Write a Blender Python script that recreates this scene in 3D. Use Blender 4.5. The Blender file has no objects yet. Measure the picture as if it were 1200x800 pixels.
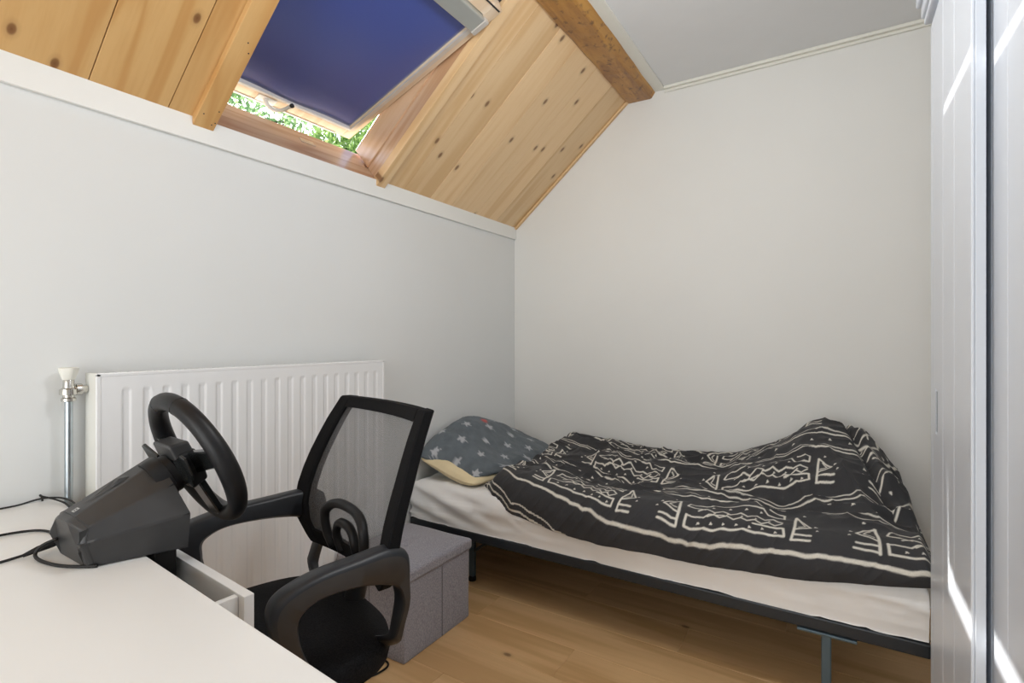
import bpy, bmesh, math, random
import numpy as np
from mathutils import Vector, Matrix
random.seed(7); rng = np.random.default_rng(7)
R = math.radians
C = bpy.context.scene.collection
sc = bpy.context.scene

# ------------------------------------------------------------ camera, sky, sun, lights, exposure
cam = bpy.data.objects.new('camera', bpy.data.cameras.new('camera'))
C.objects.link(cam); sc.camera = cam
cam.location = (0, 0, 1.2)
cam.rotation_euler = (R(90), 0, math.atan2(380, 605))
cam.data.sensor_width = 36; cam.data.lens = 605 / 1200 * 36
cam.data.shift_y = -3 / 1200
cam.data.clip_start = .02; cam.data.clip_end = 300

SUN = Vector((-.835, .068, .560)).normalized()
w = bpy.data.worlds.new('sky'); sc.world = w; w.use_nodes = True
nt = w.node_tree; nt.nodes.clear()
sky = nt.nodes.new('ShaderNodeTexSky'); sky.sky_type = 'NISHITA'; sky.sun_disc = False
sky.sun_elevation = math.asin(SUN.z); sky.sun_rotation = math.atan2(SUN.x, SUN.y)
sky.air_density = 1.2; sky.dust_density = 3.0; sky.ozone_density = 1.0
bg = nt.nodes.new('ShaderNodeBackground'); bg.inputs[1].default_value = .55
wo = nt.nodes.new('ShaderNodeOutputWorld')
nt.links.new(sky.outputs[0], bg.inputs[0]); nt.links.new(bg.outputs[0], wo.inputs[0])

def light(name, kind, loc, power, color=(1, 1, 1), size=1., size_y=None, direction=None):
    l = bpy.data.lights.new(name, kind); l.energy = power; l.color = color
    if kind == 'AREA':
        l.size = size
        if size_y: l.shape = 'RECTANGLE'; l.size_y = size_y
        else: l.shape = 'DISK'
    o = bpy.data.objects.new(name, l); C.objects.link(o); o.location = loc
    if direction is not None: o.rotation_euler = Vector(direction).to_track_quat('-Z', 'Y').to_euler()
    return o
sun = light('sun', 'SUN', (-6, 1, 6), 13., (1, .965, .9), direction=-SUN); sun.data.angle = R(.6)
light('rear_fill_area', 'AREA', (-.75, -1.5, 1.20), 46, (.935, .967, .985), 1.7, 1.7, direction=(-.1, 1, .04))  # added fill area behind the camera; the near wall has no window
fill_pt = light('ceiling_fill', 'POINT', (-.35, 1.15, 2.20), 25, (.975, .985, .99)); fill_pt.data.shadow_soft_size = .16  # added out-of-frame fill that brightens the ceiling and upper room

vs = sc.view_settings
vs.view_transform = 'Standard'; vs.look = 'None'; vs.gamma = 1; vs.use_curve_mapping = False
vs.exposure = -0.17

# ------------------------------------------------------------ material helpers
def nodes(name):
    m = bpy.data.materials.new(name); m.use_nodes = True
    return m, m.node_tree, m.node_tree.nodes['Principled BSDF']
def ramp(nt, src, stops):
    r = nt.nodes.new('ShaderNodeValToRGB'); e = r.color_ramp.elements
    e[0].position, e[0].color = stops[0][0], (*stops[0][1], 1)
    e[1].position, e[1].color = stops[-1][0], (*stops[-1][1], 1)
    for p, c in stops[1:-1]:
        x = e.new(p); x.color = (*c, 1)
    nt.links.new(src, r.inputs[0]); return r.outputs[0]
def coords(nt, scale=(1, 1, 1), rand=False):
    tc = nt.nodes.new('ShaderNodeTexCoord'); mp = nt.nodes.new('ShaderNodeMapping')
    mp.inputs['Scale'].default_value = scale
    nt.links.new(tc.outputs['Object'], mp.inputs[0])
    if rand:
        oi = nt.nodes.new('ShaderNodeObjectInfo'); mu = nt.nodes.new('ShaderNodeMath'); mu.operation = 'MULTIPLY'
        mu.inputs[1].default_value = 37.; nt.links.new(oi.outputs['Random'], mu.inputs[0])
        nt.links.new(mu.outputs[0], mp.inputs['Location'])
    return mp.outputs[0]
def noise(nt, vec, scale, detail=4, rough=.5, dist=0.):
    n = nt.nodes.new('ShaderNodeTexNoise'); n.inputs['Scale'].default_value = scale
    n.inputs['Detail'].default_value = detail; n.inputs['Roughness'].default_value = rough
    n.inputs['Distortion'].default_value = dist
    nt.links.new(vec, n.inputs['Vector']); return n.outputs['Fac']
def bump(nt, b, h, strength=.2, dist=.002):
    n = nt.nodes.new('ShaderNodeBump'); n.inputs['Strength'].default_value = strength
    n.inputs['Distance'].default_value = dist
    nt.links.new(h, n.inputs['Height']); nt.links.new(n.outputs[0], b.inputs['Normal'])
def mix(nt, f, a, b, mode='MIX'):
    n = nt.nodes.new('ShaderNodeMix'); n.data_type = 'RGBA'; n.blend_type = mode
    if isinstance(f, (int, float)): n.inputs['Factor'].default_value = f
    else: nt.links.new(f, n.inputs['Factor'])
    for s, v in ((n.inputs[6], a), (n.inputs[7], b)):
        if isinstance(v, tuple): s.default_value = (*v, 1)
        else: nt.links.new(v, s)
    return n.outputs[2]
def plain(name, col, rough=.5, metal=0., var=.04, nscale=8., bumps=0., bscale=200., spec=.5, coat=0.):
    m, nt, b = nodes(name); v = coords(nt)
    c2 = tuple(max(0, c * (1 - var)) for c in col); c1 = tuple(min(1, c * (1 + var)) for c in col)
    nt.links.new(ramp(nt, noise(nt, v, nscale), [(.3, c2), (.7, c1)]), b.inputs['Base Color'])
    b.inputs['Roughness'].default_value = rough; b.inputs['Metallic'].default_value = metal
    b.inputs['Specular IOR Level'].default_value = spec; b.inputs['Coat Weight'].default_value = coat
    if bumps: bump(nt, b, noise(nt, v, bscale, 3), bumps, .001)
    return m
def wood(name, light_c, dark_c, knot_c, axis=0, rough=.42, ring=26., knots=True, rand=True, coat=.15):
    m, nt, b = nodes(name)
    s = [7., 7., 7.]; s[axis] = .55
    v = coords(nt, tuple(s), rand)
    n1 = noise(nt, v, 1.1, 3, .5, .4)
    mu = nt.nodes.new('ShaderNodeMath'); mu.operation = 'MULTIPLY'; mu.inputs[1].default_value = ring
    nt.links.new(n1, mu.inputs[0])
    sn = nt.nodes.new('ShaderNodeMath'); sn.operation = 'SINE'; nt.links.new(mu.outputs[0], sn.inputs[0])
    g = nt.nodes.new('ShaderNodeMapRange'); g.inputs[1].default_value = -1; g.inputs[2].default_value = 1
    nt.links.new(sn.outputs[0], g.inputs[0])
    pw = nt.nodes.new('ShaderNodeMath'); pw.operation = 'POWER'; pw.inputs[1].default_value = 2.2; nt.links.new(g.outputs[0], pw.inputs[0])
    base = mix(nt, pw.outputs[0], light_c, dark_c)
    n2 = noise(nt, v, 9., 5, .7)
    base = mix(nt, ramp(nt, n2, [(.45, (0, 0, 0)), (.8, (.5, .5, .5))]), base, dark_c)
    oi = nt.nodes.new('ShaderNodeObjectInfo')
    hv = nt.nodes.new('ShaderNodeHueSaturation'); nt.links.new(base, hv.inputs['Color'])
    mr = nt.nodes.new('ShaderNodeMapRange'); mr.inputs[3].default_value = .97 if 'oak' in name else .9; mr.inputs[4].default_value = 1.03 if 'oak' in name else 1.06
    nt.links.new(oi.outputs['Random'], mr.inputs[0]); nt.links.new(mr.outputs[0], hv.inputs['Value'])
    col = hv.outputs[0]
    if knots:
        s2 = [1.9, 1.9, 1.9]; s2[axis] = 1.1; s2[(axis + 2) % 3] = .01
        kv = coords(nt, tuple(s2), rand)
        vo = nt.nodes.new('ShaderNodeTexVoronoi'); vo.voronoi_dimensions = '2D'; vo.inputs['Scale'].default_value = 3.6; nt.links.new(kv, vo.inputs['Vector'])
        k = ramp(nt, vo.outputs['Distance'], [(.0, (1, 1, 1)), (.05, (.85, .85, .85)), (.075, (.2, .2, .2)), (.14, (0, 0, 0))])
        sp = nt.nodes.new('ShaderNodeSeparateColor'); nt.links.new(vo.outputs['Color'], sp.inputs[0])
        gt = nt.nodes.new('ShaderNodeMath'); gt.operation = 'GREATER_THAN'; gt.inputs[1].default_value = .55 if name.startswith('pine') else .93; nt.links.new(sp.outputs[0], gt.inputs[0])
        km = nt.nodes.new('ShaderNodeMath'); km.operation = 'MULTIPLY'; nt.links.new(k, km.inputs[0]); nt.links.new(gt.outputs[0], km.inputs[1])
        col = mix(nt, km.outputs[0], col, knot_c)
    nt.links.new(col, b.inputs['Base Color'])
    b.inputs['Roughness'].default_value = rough; b.inputs['Coat Weight'].default_value = coat
    b.inputs['Coat Roughness'].default_value = .25
    bump(nt, b, n2, .12, .001)
    return m

M = {}
M['wall'] = plain('white_wall_paint', (.785, .795, .785), .75, var=.012, nscale=2, bumps=.05, bscale=90)
M['wallb'] = plain('warm_white_wall_paint', (.79, .785, .755), .8, var=.014, nscale=2, bumps=.05, bscale=90)
M['ceil'] = plain('ceiling_paint', (.78, .785, .79), .85, var=.01)
M['trimw'] = plain('trim_paint', (.86, .86, .83), .5, var=.01)
M['lathw'] = plain('cream_lath_paint', (.80, .79, .72), .5, var=.02)
M['pine'] = wood('pine_boards', (.86, .61, .345), (.77, .50, .245), (.22, .10, .04), ring=20.)
M['pine2'] = wood('pine_boards_golden', (.73, .455, .19), (.62, .34, .12), (.20, .085, .03))
M['pinef'] = wood('pine_window_wood', (.66, .44, .28), (.52, .28, .15), (.25, .1, .05), axis=1, knots=False, coat=.5, rough=.3)
M['pinej'] = wood('pine_jamb_wood', (.70, .48, .32), (.58, .34, .19), (.25, .1, .05), knots=False, coat=.6, rough=.3)
M['pines'] = wood('sash_wood', (.84, .70, .54), (.74, .56, .38), (.4, .2, .1), knots=False)
M['floor'] = wood('oak_floor', (.74, .475, .235), (.60, .36, .16), (.26, .14, .06), rough=.38, ring=17., coat=.05)

def beam_mat():
    m, nt, b = nodes('stained_beam'); v = coords(nt, (9, 1, 9))
    n1 = noise(nt, v, 1.5, 6, .65, .8); v2 = coords(nt, (3, 2.2, 3)); n2 = noise(nt, v2, 14, 3, .5)
    c = ramp(nt, n1, [(.3, (.22, .085, .014)), (.5, (.42, .19, .03)), (.72, (.58, .30, .055))])
    c = mix(nt, ramp(nt, n2, [(.56, (0, 0, 0)), (.72, (.75, .75, .75))]), c, (.10, .038, .01))
    nt.links.new(c, b.inputs['Base Color']); b.inputs['Roughness'].default_value = .38
    b.inputs['Coat Weight'].default_value = .25; bump(nt, b, n1, .5, .004); return m
M['beam'] = beam_mat()
M['desk'] = plain('desk_laminate', (.80, .795, .775), .32, var=.012, nscale=3)
M['white'] = plain('white_lacquer', (.82, .82, .81), .35, var=.01)
M['ward'] = plain('wardrobe_paint', (.60, .64, .70), .30, var=.01)
M['rad'] = plain('radiator_enamel', (.87, .87, .87), .25, var=.005)
M['radback'] = plain('radiator_side', (.74, .74, .69), .4, var=.02)
M['chrome'] = plain('nickel', (.62, .60, .56), .22, 1., bumps=.05)
M['pipe'] = plain('galvanised_pipe', (.50, .56, .60), .3, 1., var=.1, nscale=30)
M['knob'] = plain('ivory_plastic', (.80, .79, .72), .4)
M['steel'] = plain('slate_steel', (.026, .031, .037), .42, .3, var=.1)
M['steelb'] = plain('bluegrey_steel', (.09, .135, .165), .4, .4, var=.1)
M['blackp'] = plain('black_plastic', (.010, .010, .011), .45, spec=.3, var=.2, nscale=30, bumps=.12, bscale=900)
M['dkgrey'] = plain('charcoal_plastic', (.030, .030, .031), .42, spec=.5, var=.15, nscale=20, bumps=.15, bscale=1200)
M['armtop'] = plain('arm_plastic', (.016, .018, .022), .40, spec=.4, var=.1, nscale=20, bumps=.1, bscale=700)
M['armside'] = plain('arm_side_plastic', (.042, .036, .032), .45, spec=.35, var=.1, nscale=20, bumps=.1, bscale=700)
M['rubber'] = plain('black_rubber', (.008, .008, .008), .5, spec=.3)
M['leather'] = plain('rim_leather', (.009, .009, .010), .42, spec=.3, var=.2, nscale=40, bumps=.25, bscale=500)
M['gloss'] = plain('gloss_black', (.012, .013, .013), .14)
M['label'] = plain('printed_grey', (.42, .42, .42), .6)
M['cream'] = plain('cream_cotton', (.78, .66, .42), .9, var=.06, nscale=14, bumps=.2, bscale=60)
M['sheet'] = plain('white_sheet', (.88, .875, .86), .9, var=.02, nscale=6, bumps=.25, bscale=35)
M['tiehole'] = plain('dark_gap', (.02, .02, .02), .8)
M['rail'] = plain('grey_aluminium', (.50, .52, .50), .4, .6)
M['channel'] = plain('pale_aluminium', (.66, .62, .58), .4, .4)
M['plaster'] = plain('roof_core', (.5, .47, .42), .9); M['flash'] = plain('pale_flashing', (.62, .62, .60), .6)

def fabric(name, c1, c2, scale=420., rough=.9, stretch=(1, 1, 1), bs=.4, sheen=.2, spec=.3):
    m, nt, b = nodes(name); v = coords(nt, stretch)
    n = noise(nt, v, scale, 2, .6); n2 = noise(nt, v, 6, 3)
    c = mix(nt, ramp(nt, n, [(.35, (0, 0, 0)), (.65, (1, 1, 1))]), c1, c2)
    c = mix(nt, ramp(nt, n2, [(.3, (0, 0, 0)), (.8, (.25, .25, .25))]), c, c2)
    nt.links.new(c, b.inputs['Base Color']); b.inputs['Roughness'].default_value = rough
    b.inputs['Sheen Weight'].default_value = sheen; b.inputs['Specular IOR Level'].default_value = spec; bump(nt, b, n, bs, .0015); return m
M['linen'] = fabric('grey_linen', (.20, .195, .22), (.40, .39, .43), 330, stretch=(1, 1, .45))
M['seatf'] = fabric('black_seat_fabric', (.004, .004, .005), (.014, .014, .015), 260, sheen=.0, bs=.8, spec=.15)
M['meshband'] = fabric('black_frame_fabric', (.004, .004, .0045), (.010, .010, .011), 500, sheen=.0, spec=.15)

def mesh_mat():
    m, nt, b = nodes('chair_mesh'); v = coords(nt, (1, 1, 1))
    wv = nt.nodes.new('ShaderNodeTexChecker'); wv.inputs['Scale'].default_value = 520
    nt.links.new(v, wv.inputs['Vector'])
    b.inputs['Base Color'].default_value = (.085, .085, .09, 1); b.inputs['Roughness'].default_value = .6
    b.inputs['Sheen Weight'].default_value = .25
    tr = nt.nodes.new('ShaderNodeBsdfTransparent'); mx = nt.nodes.new('ShaderNodeMixShader')
    mr = nt.nodes.new('ShaderNodeMapRange'); mr.inputs[3].default_value = .26; mr.inputs[4].default_value = .46
    nt.links.new(wv.outputs['Fac'], mr.inputs[0]); nt.links.new(mr.outputs[0], mx.inputs[0])
    out = nt.nodes['Material Output']
    nt.links.new(b.outputs[0], mx.inputs[1]); nt.links.new(tr.outputs[0], mx.inputs[2]); nt.links.new(mx.outputs[0], out.inputs[0])
    return m
M['mesh'] = mesh_mat()
def blind_mat():
    m, nt, b = nodes('navy_blackout'); v = coords(nt)
    n = noise(nt, v, 700, 2)
    nt.links.new(ramp(nt, n, [(.3, (.038, .066, .29)), (.7, (.048, .082, .34))]), b.inputs['Base Color'])
    b.inputs['Roughness'].default_value = .42; b.inputs['Specular IOR Level'].default_value = .6
    b.inputs['Coat Weight'].default_value = .55; b.inputs['Coat Roughness'].default_value = .33
    b.inputs['Sheen Weight'].default_value = .5; b.inputs['Sheen Roughness'].default_value = .35
    return m
M['blind'] = blind_mat()
def glass_mat():
    m, nt, b = nodes('window_glass')
    b.inputs['Base Color'].default_value = (.95, .98, .97, 1); b.inputs['Roughness'].default_value = .0
    b.inputs['Transmission Weight'].default_value = 1; b.inputs['IOR'].default_value = 1.45
    return m
M['glass'] = glass_mat()
def leaf_mat(name, c):
    m, nt, b = nodes(name)
    v = coords(nt); n = noise(nt, v, 1.3, 4)
    col = ramp(nt, n, [(.3, tuple(x * .6 for x in c)), (.7, c)])
    nt.links.new(col, b.inputs['Base Color']); b.inputs['Roughness'].default_value = .5
    tl = nt.nodes.new('ShaderNodeBsdfTranslucent'); nt.links.new(col, tl.inputs[0])
    mx = nt.nodes.new('ShaderNodeMixShader'); mx.inputs[0].default_value = .55
    out = nt.nodes['Material Output']
    nt.links.new(b.outputs[0], mx.inputs[1]); nt.links.new(tl.outputs[0], mx.inputs[2]); nt.links.new(mx.outputs[0], out.inputs[0])
    return m
M['leaf'] = leaf_mat('leaves', (.42, .62, .20)); M['leaf2'] = leaf_mat('leaves_blueish', (.36, .56, .26))
M['bark'] = plain('bark', (.10, .075, .05), .9, var=.3, bumps=.8, bscale=30)
M['grass'] = plain('lawn', (.08, .14, .03), .9, var=.3, nscale=2)
def vcol_mat(name, rough=.85, nscale=260, sheen=.08):
    m, nt, b = nodes(name)
    a = nt.nodes.new('ShaderNodeAttribute'); a.attribute_name = 'print'
    v = coords(nt); n = noise(nt, v, nscale, 2)
    c = mix(nt, ramp(nt, n, [(.3, (.86, .86, .86)), (.7, (1, 1, 1))]), (0, 0, 0), a.outputs['Color'])
    nt.links.new(c, b.inputs['Base Color']); b.inputs['Roughness'].default_value = rough
    b.inputs['Sheen Weight'].default_value = sheen; bump(nt, b, n, .12, .001); return m
M['duvet'] = vcol_mat('printed_cotton'); M['pillowcase'] = vcol_mat('star_print_cotton')

# ------------------------------------------------------------ mesh helpers
class MB:
    def __init__(s): s.v = []; s.f = []; s.mi = []
    def add(s, vs, fs, mi=0):
        o = len(s.v); s.v += [tuple(map(float, p)) for p in vs]; s.f += [tuple(i + o for i in f) for f in fs]; s.mi += [mi] * len(fs); return s
    def box(s, x0, x1, y0, y1, z0, z1, mi=0):
        vs = [(x, y, z) for z in (z0, z1) for y in (y0, y1) for x in (x0, x1)]
        return s.add(vs, [(0, 2, 3, 1), (4, 5, 7, 6), (0, 1, 5, 4), (2, 6, 7, 3), (0, 4, 6, 2), (1, 3, 7, 5)], mi)
    def hexa(s, b, t, mi=0):   # loops of points: bottom and top
        n = len(b); vs = list(b) + list(t)
        return s.add(vs, [tuple(reversed(range(n))), tuple(range(n, 2 * n))] + [(i, (i + 1) % n, n + (i + 1) % n, n + i) for i in range(n)], mi)
    def tube(s, pts, r, n=10, closed=False, smooth=0, mi=0, flat=None):
        P = [Vector(p) for p in pts]
        rad = list(r) if isinstance(r, (list, tuple)) else [r] * len(P)
        if smooth:
            Q = []; RR = []; m = len(P)
            rngi = range(m) if closed else range(m - 1)
            for i in rngi:
                g = (lambda k: P[k % m]) if closed else (lambda k: P[max(0, min(m - 1, k))])
                h = (lambda k: rad[k % m]) if closed else (lambda k: rad[max(0, min(m - 1, k))])
                for j in range(smooth):
                    t = j / smooth; a, b_, c, d = g(i - 1), g(i), g(i + 1), g(i + 2)
                    Q.append(.5 * ((2 * b_) + (c - a) * t + (2 * a - 5 * b_ + 4 * c - d) * t * t + (3 * b_ - a - 3 * c + d) * t ** 3))
                    RR.append(h(i) * (1 - t) + h(i + 1) * t)
            if not closed: Q.append(P[-1]); RR.append(rad[-1])
            P, rad = Q, RR
        m = len(P); vs = []; prev = None
        for i in range(m):
            if closed: T = (P[(i + 1) % m] - P[i - 1])
            else: T = P[min(m - 1, i + 1)] - P[max(0, i - 1)]
            T.normalize()
            if prev is None:
                a = Vector((0, 0, 1)) if abs(T.z) < .9 else Vector((1, 0, 0))
                N = (a - T * a.dot(T)).normalized()
            else: N = (prev - T * prev.dot(T)).normalized()
            prev = N; B = T.cross(N)
            for k in range(n):
                an = 2 * math.pi * k / n
                vs.append(P[i] + (N * math.cos(an) + B * math.sin(an)) * rad[i])
        fs = []
        for i in range(m if closed else m - 1):
            for k in range(n):
                a = i * n + k; b_ = i * n + (k + 1) % n; j = (i + 1) % m
                fs.append((a, b_, j * n + (k + 1) % n, j * n + k))
        if not closed: fs += [tuple(reversed(range(n))), tuple(range((m - 1) * n, m * n))]
        return s.add(vs, fs, mi)
    def lathe(s, prof, c=(0, 0, 0), axis=(0, 0, 1), n=24, mi=0):
        ax = Vector(axis).normalized(); a = Vector((1, 0, 0)) if abs(ax.x) < .9 else Vector((0, 1, 0))
        N = (a - ax * a.dot(ax)).normalized(); B = ax.cross(N); c = Vector(c); vs = []
        for r, h in prof:
            for k in range(n):
                an = 2 * math.pi * k / n; vs.append(c + ax * h + (N * math.cos(an) + B * math.sin(an)) * r)
        m = len(prof)
        fs = [(i * n + k, i * n + (k + 1) % n, (i + 1) * n + (k + 1) % n, (i + 1) * n + k) for i in range(m - 1) for k in range(n)]
        fs += [tuple(reversed(range(n))), tuple(range((m - 1) * n, m * n))]
        return s.add(vs, fs, mi)
    def grid(s, A, closed_u=False, mi=0):   # A: (nu, nv, 3)
        nu, nv, _ = A.shape; vs = A.reshape(-1, 3).tolist(); fs = []
        for i in range(nu if closed_u else nu - 1):
            for j in range(nv - 1):
                a = i * nv + j; b_ = ((i + 1) % nu) * nv + j; fs.append((a, b_, b_ + 1, a + 1))
        return s.add(vs, fs, mi)
    def build(s, name, mat, parent=None, smooth=False, bevel=0., seg=2, auto=None, fix=True):
        me = bpy.data.meshes.new(name)
        off = Vector(parent['_base']) if parent is not None and '_base' in parent else Vector((0, 0, 0))
        me.from_pydata([tuple(Vector(p) - off) for p in s.v] if off.length else s.v, [], s.f)
        for mm in (mat if isinstance(mat, (list, tuple)) else [mat]): me.materials.append(mm)
        if len(me.materials) > 1: me.polygons.foreach_set('material_index', s.mi)
        if fix:
            bm = bmesh.new(); bm.from_mesh(me); bmesh.ops.recalc_face_normals(bm, faces=bm.faces); bm.to_mesh(me); bm.free()
        if smooth: me.polygons.foreach_set('use_smooth', [True] * len(me.polygons))
        if auto: me.set_sharp_from_angle(angle=R(auto))
        me.update()
        o = bpy.data.objects.new(name, me); C.objects.link(o)
        if bevel:
            b = o.modifiers.new('bevel', 'BEVEL'); b.width = bevel; b.segments = seg; b.limit_method = 'ANGLE'; b.angle_limit = R(40)
        if parent is not None:
            o.parent = parent; o['_base'] = tuple(off)
        return o
def struct(o, label=None):
    o['kind'] = 'structure'
    if label: o['label'] = label
    return o
def tag(o, label, cat, group=None):
    o['label'] = label; o['category'] = cat
    if group: o['group'] = group
    return o
def thing(name, loc, label, cat, group=None):
    o = bpy.data.objects.new(name, None); C.objects.link(o); o.location = loc; o['_base'] = tuple(loc)
    o.empty_display_size = .05
    return tag(o, label, cat, group)
def local_box(name, dims, mat, parent, loc, rot=(0, 0, 0), bevel=0., label=None):
    """box whose own axes carry the grain: dims = (x0,x1,y0,y1,z0,z1) local"""
    mb = MB(); mb.box(*dims); o = mb.build(name, mat, None, bevel=bevel)
    off = Vector(parent['_base']) if parent is not None and '_base' in parent else Vector((0, 0, 0))
    if parent is not None: o.parent = parent
    o.location = Vector(loc) - off; o.rotation_euler = rot
    return o

# numpy noise
def vnoise(x, y, seed=0):
    g = np.random.default_rng(seed).random((256, 256))
    xi = np.floor(x).astype(int); yi = np.floor(y).astype(int); fx = x - xi; fy = y - yi
    fx = fx * fx * fx * (fx * (fx * 6 - 15) + 10); fy = fy * fy * fy * (fy * (fy * 6 - 15) + 10)
    a = g[xi % 256, yi % 256]; b = g[(xi + 1) % 256, yi % 256]; c = g[xi % 256, (yi + 1) % 256]; d = g[(xi + 1) % 256, (yi + 1) % 256]
    return (a * (1 - fx) + b * fx) * (1 - fy) + (c * (1 - fx) + d * fx) * fy
def fbm(x, y, o=4, seed=0):
    s = 0; a = .5
    for k in range(o): s = s + a * (vnoise(x, y, seed + k) - .5) * 2; x = x * 2.03 + 11; y = y * 2.03 + 5; a *= .5
    return s
def ridged(x, y, o=3, seed=0):
    s = 0; a = .5
    for k in range(o): s = s + a * (1 - np.abs(vnoise(x, y, seed + k) * 2 - 1)) ** 2; x = x * 2.1 + 7; y = y * 2.1 + 3; a *= .5
    return s
def sstep(a, b, x):
    t = np.clip((x - a) / (b - a), 0, 1); return t * t * (3 - 2 * t)

# ------------------------------------------------------------ setting: dimensions
XA, YB, XR, YN, ZC = -1.826, 2.94, .88, -1.6, 2.623
TH = math.atan2(2.594 - 1.93, -1.044 + 1.826)      # roof pitch
sd = Vector((math.cos(TH), 0, math.sin(TH))); nn = Vector((-sd.z, 0, sd.x))
S0 = Vector((XA, 0, 1.93))
def SP(s, y, d): return S0 + sd * s + nn * d + Vector((0, y, 0))
ROTS = (0, -TH, 0)

# floor: oak-look boards running along X
fl = MB(); fl.box(XA - .1, XR + .1, YN - .1, YB + .1, -.2, -.012)
floor = struct(fl.build('floor', M['tiehole']))
y = YN; row = 0
bm_cache = {}
while y < YB - 1e-4:
    y1 = min(y + .19, YB); x = XA - (row * .47) % 1.28
    while x < XR:
        x0, x1 = max(x, XA), min(x + 1.28, XR)
        if x1 - x0 > .02:
            key = (round(x1 - x0, 3), round(y1 - y, 3))
            if key in bm_cache:
                o = bpy.data.objects.new('plank', bm_cache[key]); C.objects.link(o); o.parent = floor; o.location = (x0, y, 0)
                md = o.modifiers.new('bevel', 'BEVEL'); md.width = .0008; md.segments = 1
            else:
                o = local_box('plank', (0.0003, x1 - x0 - .0003, .0003, y1 - y - .0003, -.012, 0), M['floor'], floor, (x0, y, 0), bevel=.0008)
                bm_cache[key] = o.data
        x += 1.28
    y = y1; row += 1

b = MB(); b.box(XA - .2, XA, YN - .2, YB + .2, -.2, 1.925); struct(b.build('wall_left', M['wall']))
b = MB(); b.box(XA - .2, XR + .2, YB, YB + .2, -.2, 3.0); struct(b.build('wall_far', M['wallb']))
b = MB(); b.box(XR, XR + .2, YN - .2, YB, -.2, 3.0); struct(b.build('wall_right', M['wall']))
b = MB(); b.box(XA - .2, XR, YN - .2, YN, -.2, 3.0); struct(b.build('wall_near', M['wall']))
b = MB(); b.box(-1.03, XR, YN, YB, ZC, ZC + .2); struct(b.build('ceiling', M['ceil']))
# white band at the head of the low wall
b = MB(); b.box(XA, XA + .014, YN, YB, 1.862, 1.942); struct(b.build('trim_1', M['trimw'], bevel=.002))
b = MB(); b.box(-.905, -.822, YN, YB, ZC - .010, ZC); struct(b.build('trim_2', M['lathw'], bevel=.002))
b = MB(); b.box(-.822, XR, YB - .03, YB, ZC - .016, ZC); b.box(-.822, XR, YB - .014, YB, ZC - .03, ZC - .016); struct(b.build('trim_3', M['lathw'], bevel=.003))

# sloped ceiling: core slabs round the skylight opening, boards, battens
OY0, OY1, OS0, OS1 = .957, 1.70, .015, 1.12     # opening
slope = MB()
def sbox(mb, s0, s1, y0, y1, d0, d1, mi=0):
    q = lambda d: [SP(s0, y0, d), SP(s1, y0, d), SP(s1, y1, d), SP(s0, y1, d)]
    return mb.hexa(q(d0), q(d1), mi)
sbox(slope, -.35, 1.5, YN - .2, OY0 - .03, .02, .16)
sbox(slope, -.35, 1.5, OY1 + .03, YB + .2, .02, .16)
sbox(slope, -.35, OS0 - .03, OY0 - .03, OY1 + .03, .02, .16)
sbox(slope, OS1 + .03, 1.5, OY0 - .03, OY1 + .03, .02, .16)
slope = struct(slope.build('ceiling_slope', M['plaster']))
ys_l = [YN, -1.27, -1.06, -.85, -.64, -.43, -.22, -.01, .19, .40, .607, .815, .890]
ys_r = [1.752, 1.881, 2.075, 2.25, 2.482, 2.70, YB]
for ys, mt in ((ys_l, M['pine2']), (ys_r, M['pine'])):
    for a, c in zip(ys[:-1], ys[1:]):
        dz = random.uniform(-.0008, .0008)
        local_box('plank', (0.0, 1.15, .0012, c - a - .0012, dz, .02), mt, slope, SP(.0, a, 0), ROTS, .0012)
local_box('plank', (0, 1.15 - OS1 - .02, .001, OY1 - OY0 + .048, 0, .02), M['pine'], slope, SP(OS1 + .02, OY0, 0), ROTS, .001)
for a, c, mt in ((.888, .957, M['pine2']), (1.698, 1.752, M['pine'])):   # battens at both sides of the skylight
    o = local_box('batten', (-.012, 1.15, 0, c - a, -.022, .02), mt, slope, SP(0, a, 0), ROTS, .0025)
# nail heads on the left batten
for s_, y_ in ((.05, .905), (.075, .945), (.02, .942), (.30, .945), (.33, .93), (.03, .955)):
    mb = MB(); p = SP(s_, min(y_, .95), -.0222); mb.lathe([(.0025, 0), (.0022, -.0006)], p, nn, 10); mb.build('nail_head', M['dkgrey'], slope)
# quarter lath between boards and far wall
local_box('lath', (0.01, 1.1, -.022, 0, -.014, 0), M['pine'], slope, SP(0, YB, 0), ROTS, .004)

# stained beam (irregular section, along Y)
sec = [(-1.045, 2.72), (-1.045, 2.596), (-1.035, 2.584), (-.912, 2.578), (-.898, 2.584), (-.878, 2.612), (-.878, 2.72)]
beam = MB(); N = 60; A = []
for i in range(N + 1):
    yy = YN + (YB - YN) * i / N; ring = []
    for k, (x_, z_) in enumerate(sec):
        j = .0022 * math.sin(yy * 7 + k * 2.1) + .0015 * math.sin(yy * 23 + k)
        ring.append((x_ + j, yy, z_ + j * .8))
    A.append(ring + [ring[0]])
beam.grid(np.array(A)); beam.add(A[0][:-1], [tuple(range(7))]); beam.add(A[-1][:-1], [tuple(range(7))])
beam = beam.build('ceiling_beam', M['beam'])
tag(beam, 'rough brown stained wooden beam running where sloped boards meet white ceiling', 'beam')

# ------------------------------------------------------------ skylight window_1
win = bpy.data.objects.new('window_1', None); C.objects.link(win); win.location = SP(.45, 1.33, 0); win['_base'] = tuple(win.location); win['kind'] = 'structure'
def wbox(name, s0, s1, y0, y1, d0, d1, mat, bev=.0015, parent=win):
    return local_box(name, (0, s1 - s0, 0, y1 - y0, 0, d1 - d0), mat, parent, SP(s0, y0, d0), ROTS, bev)
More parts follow.
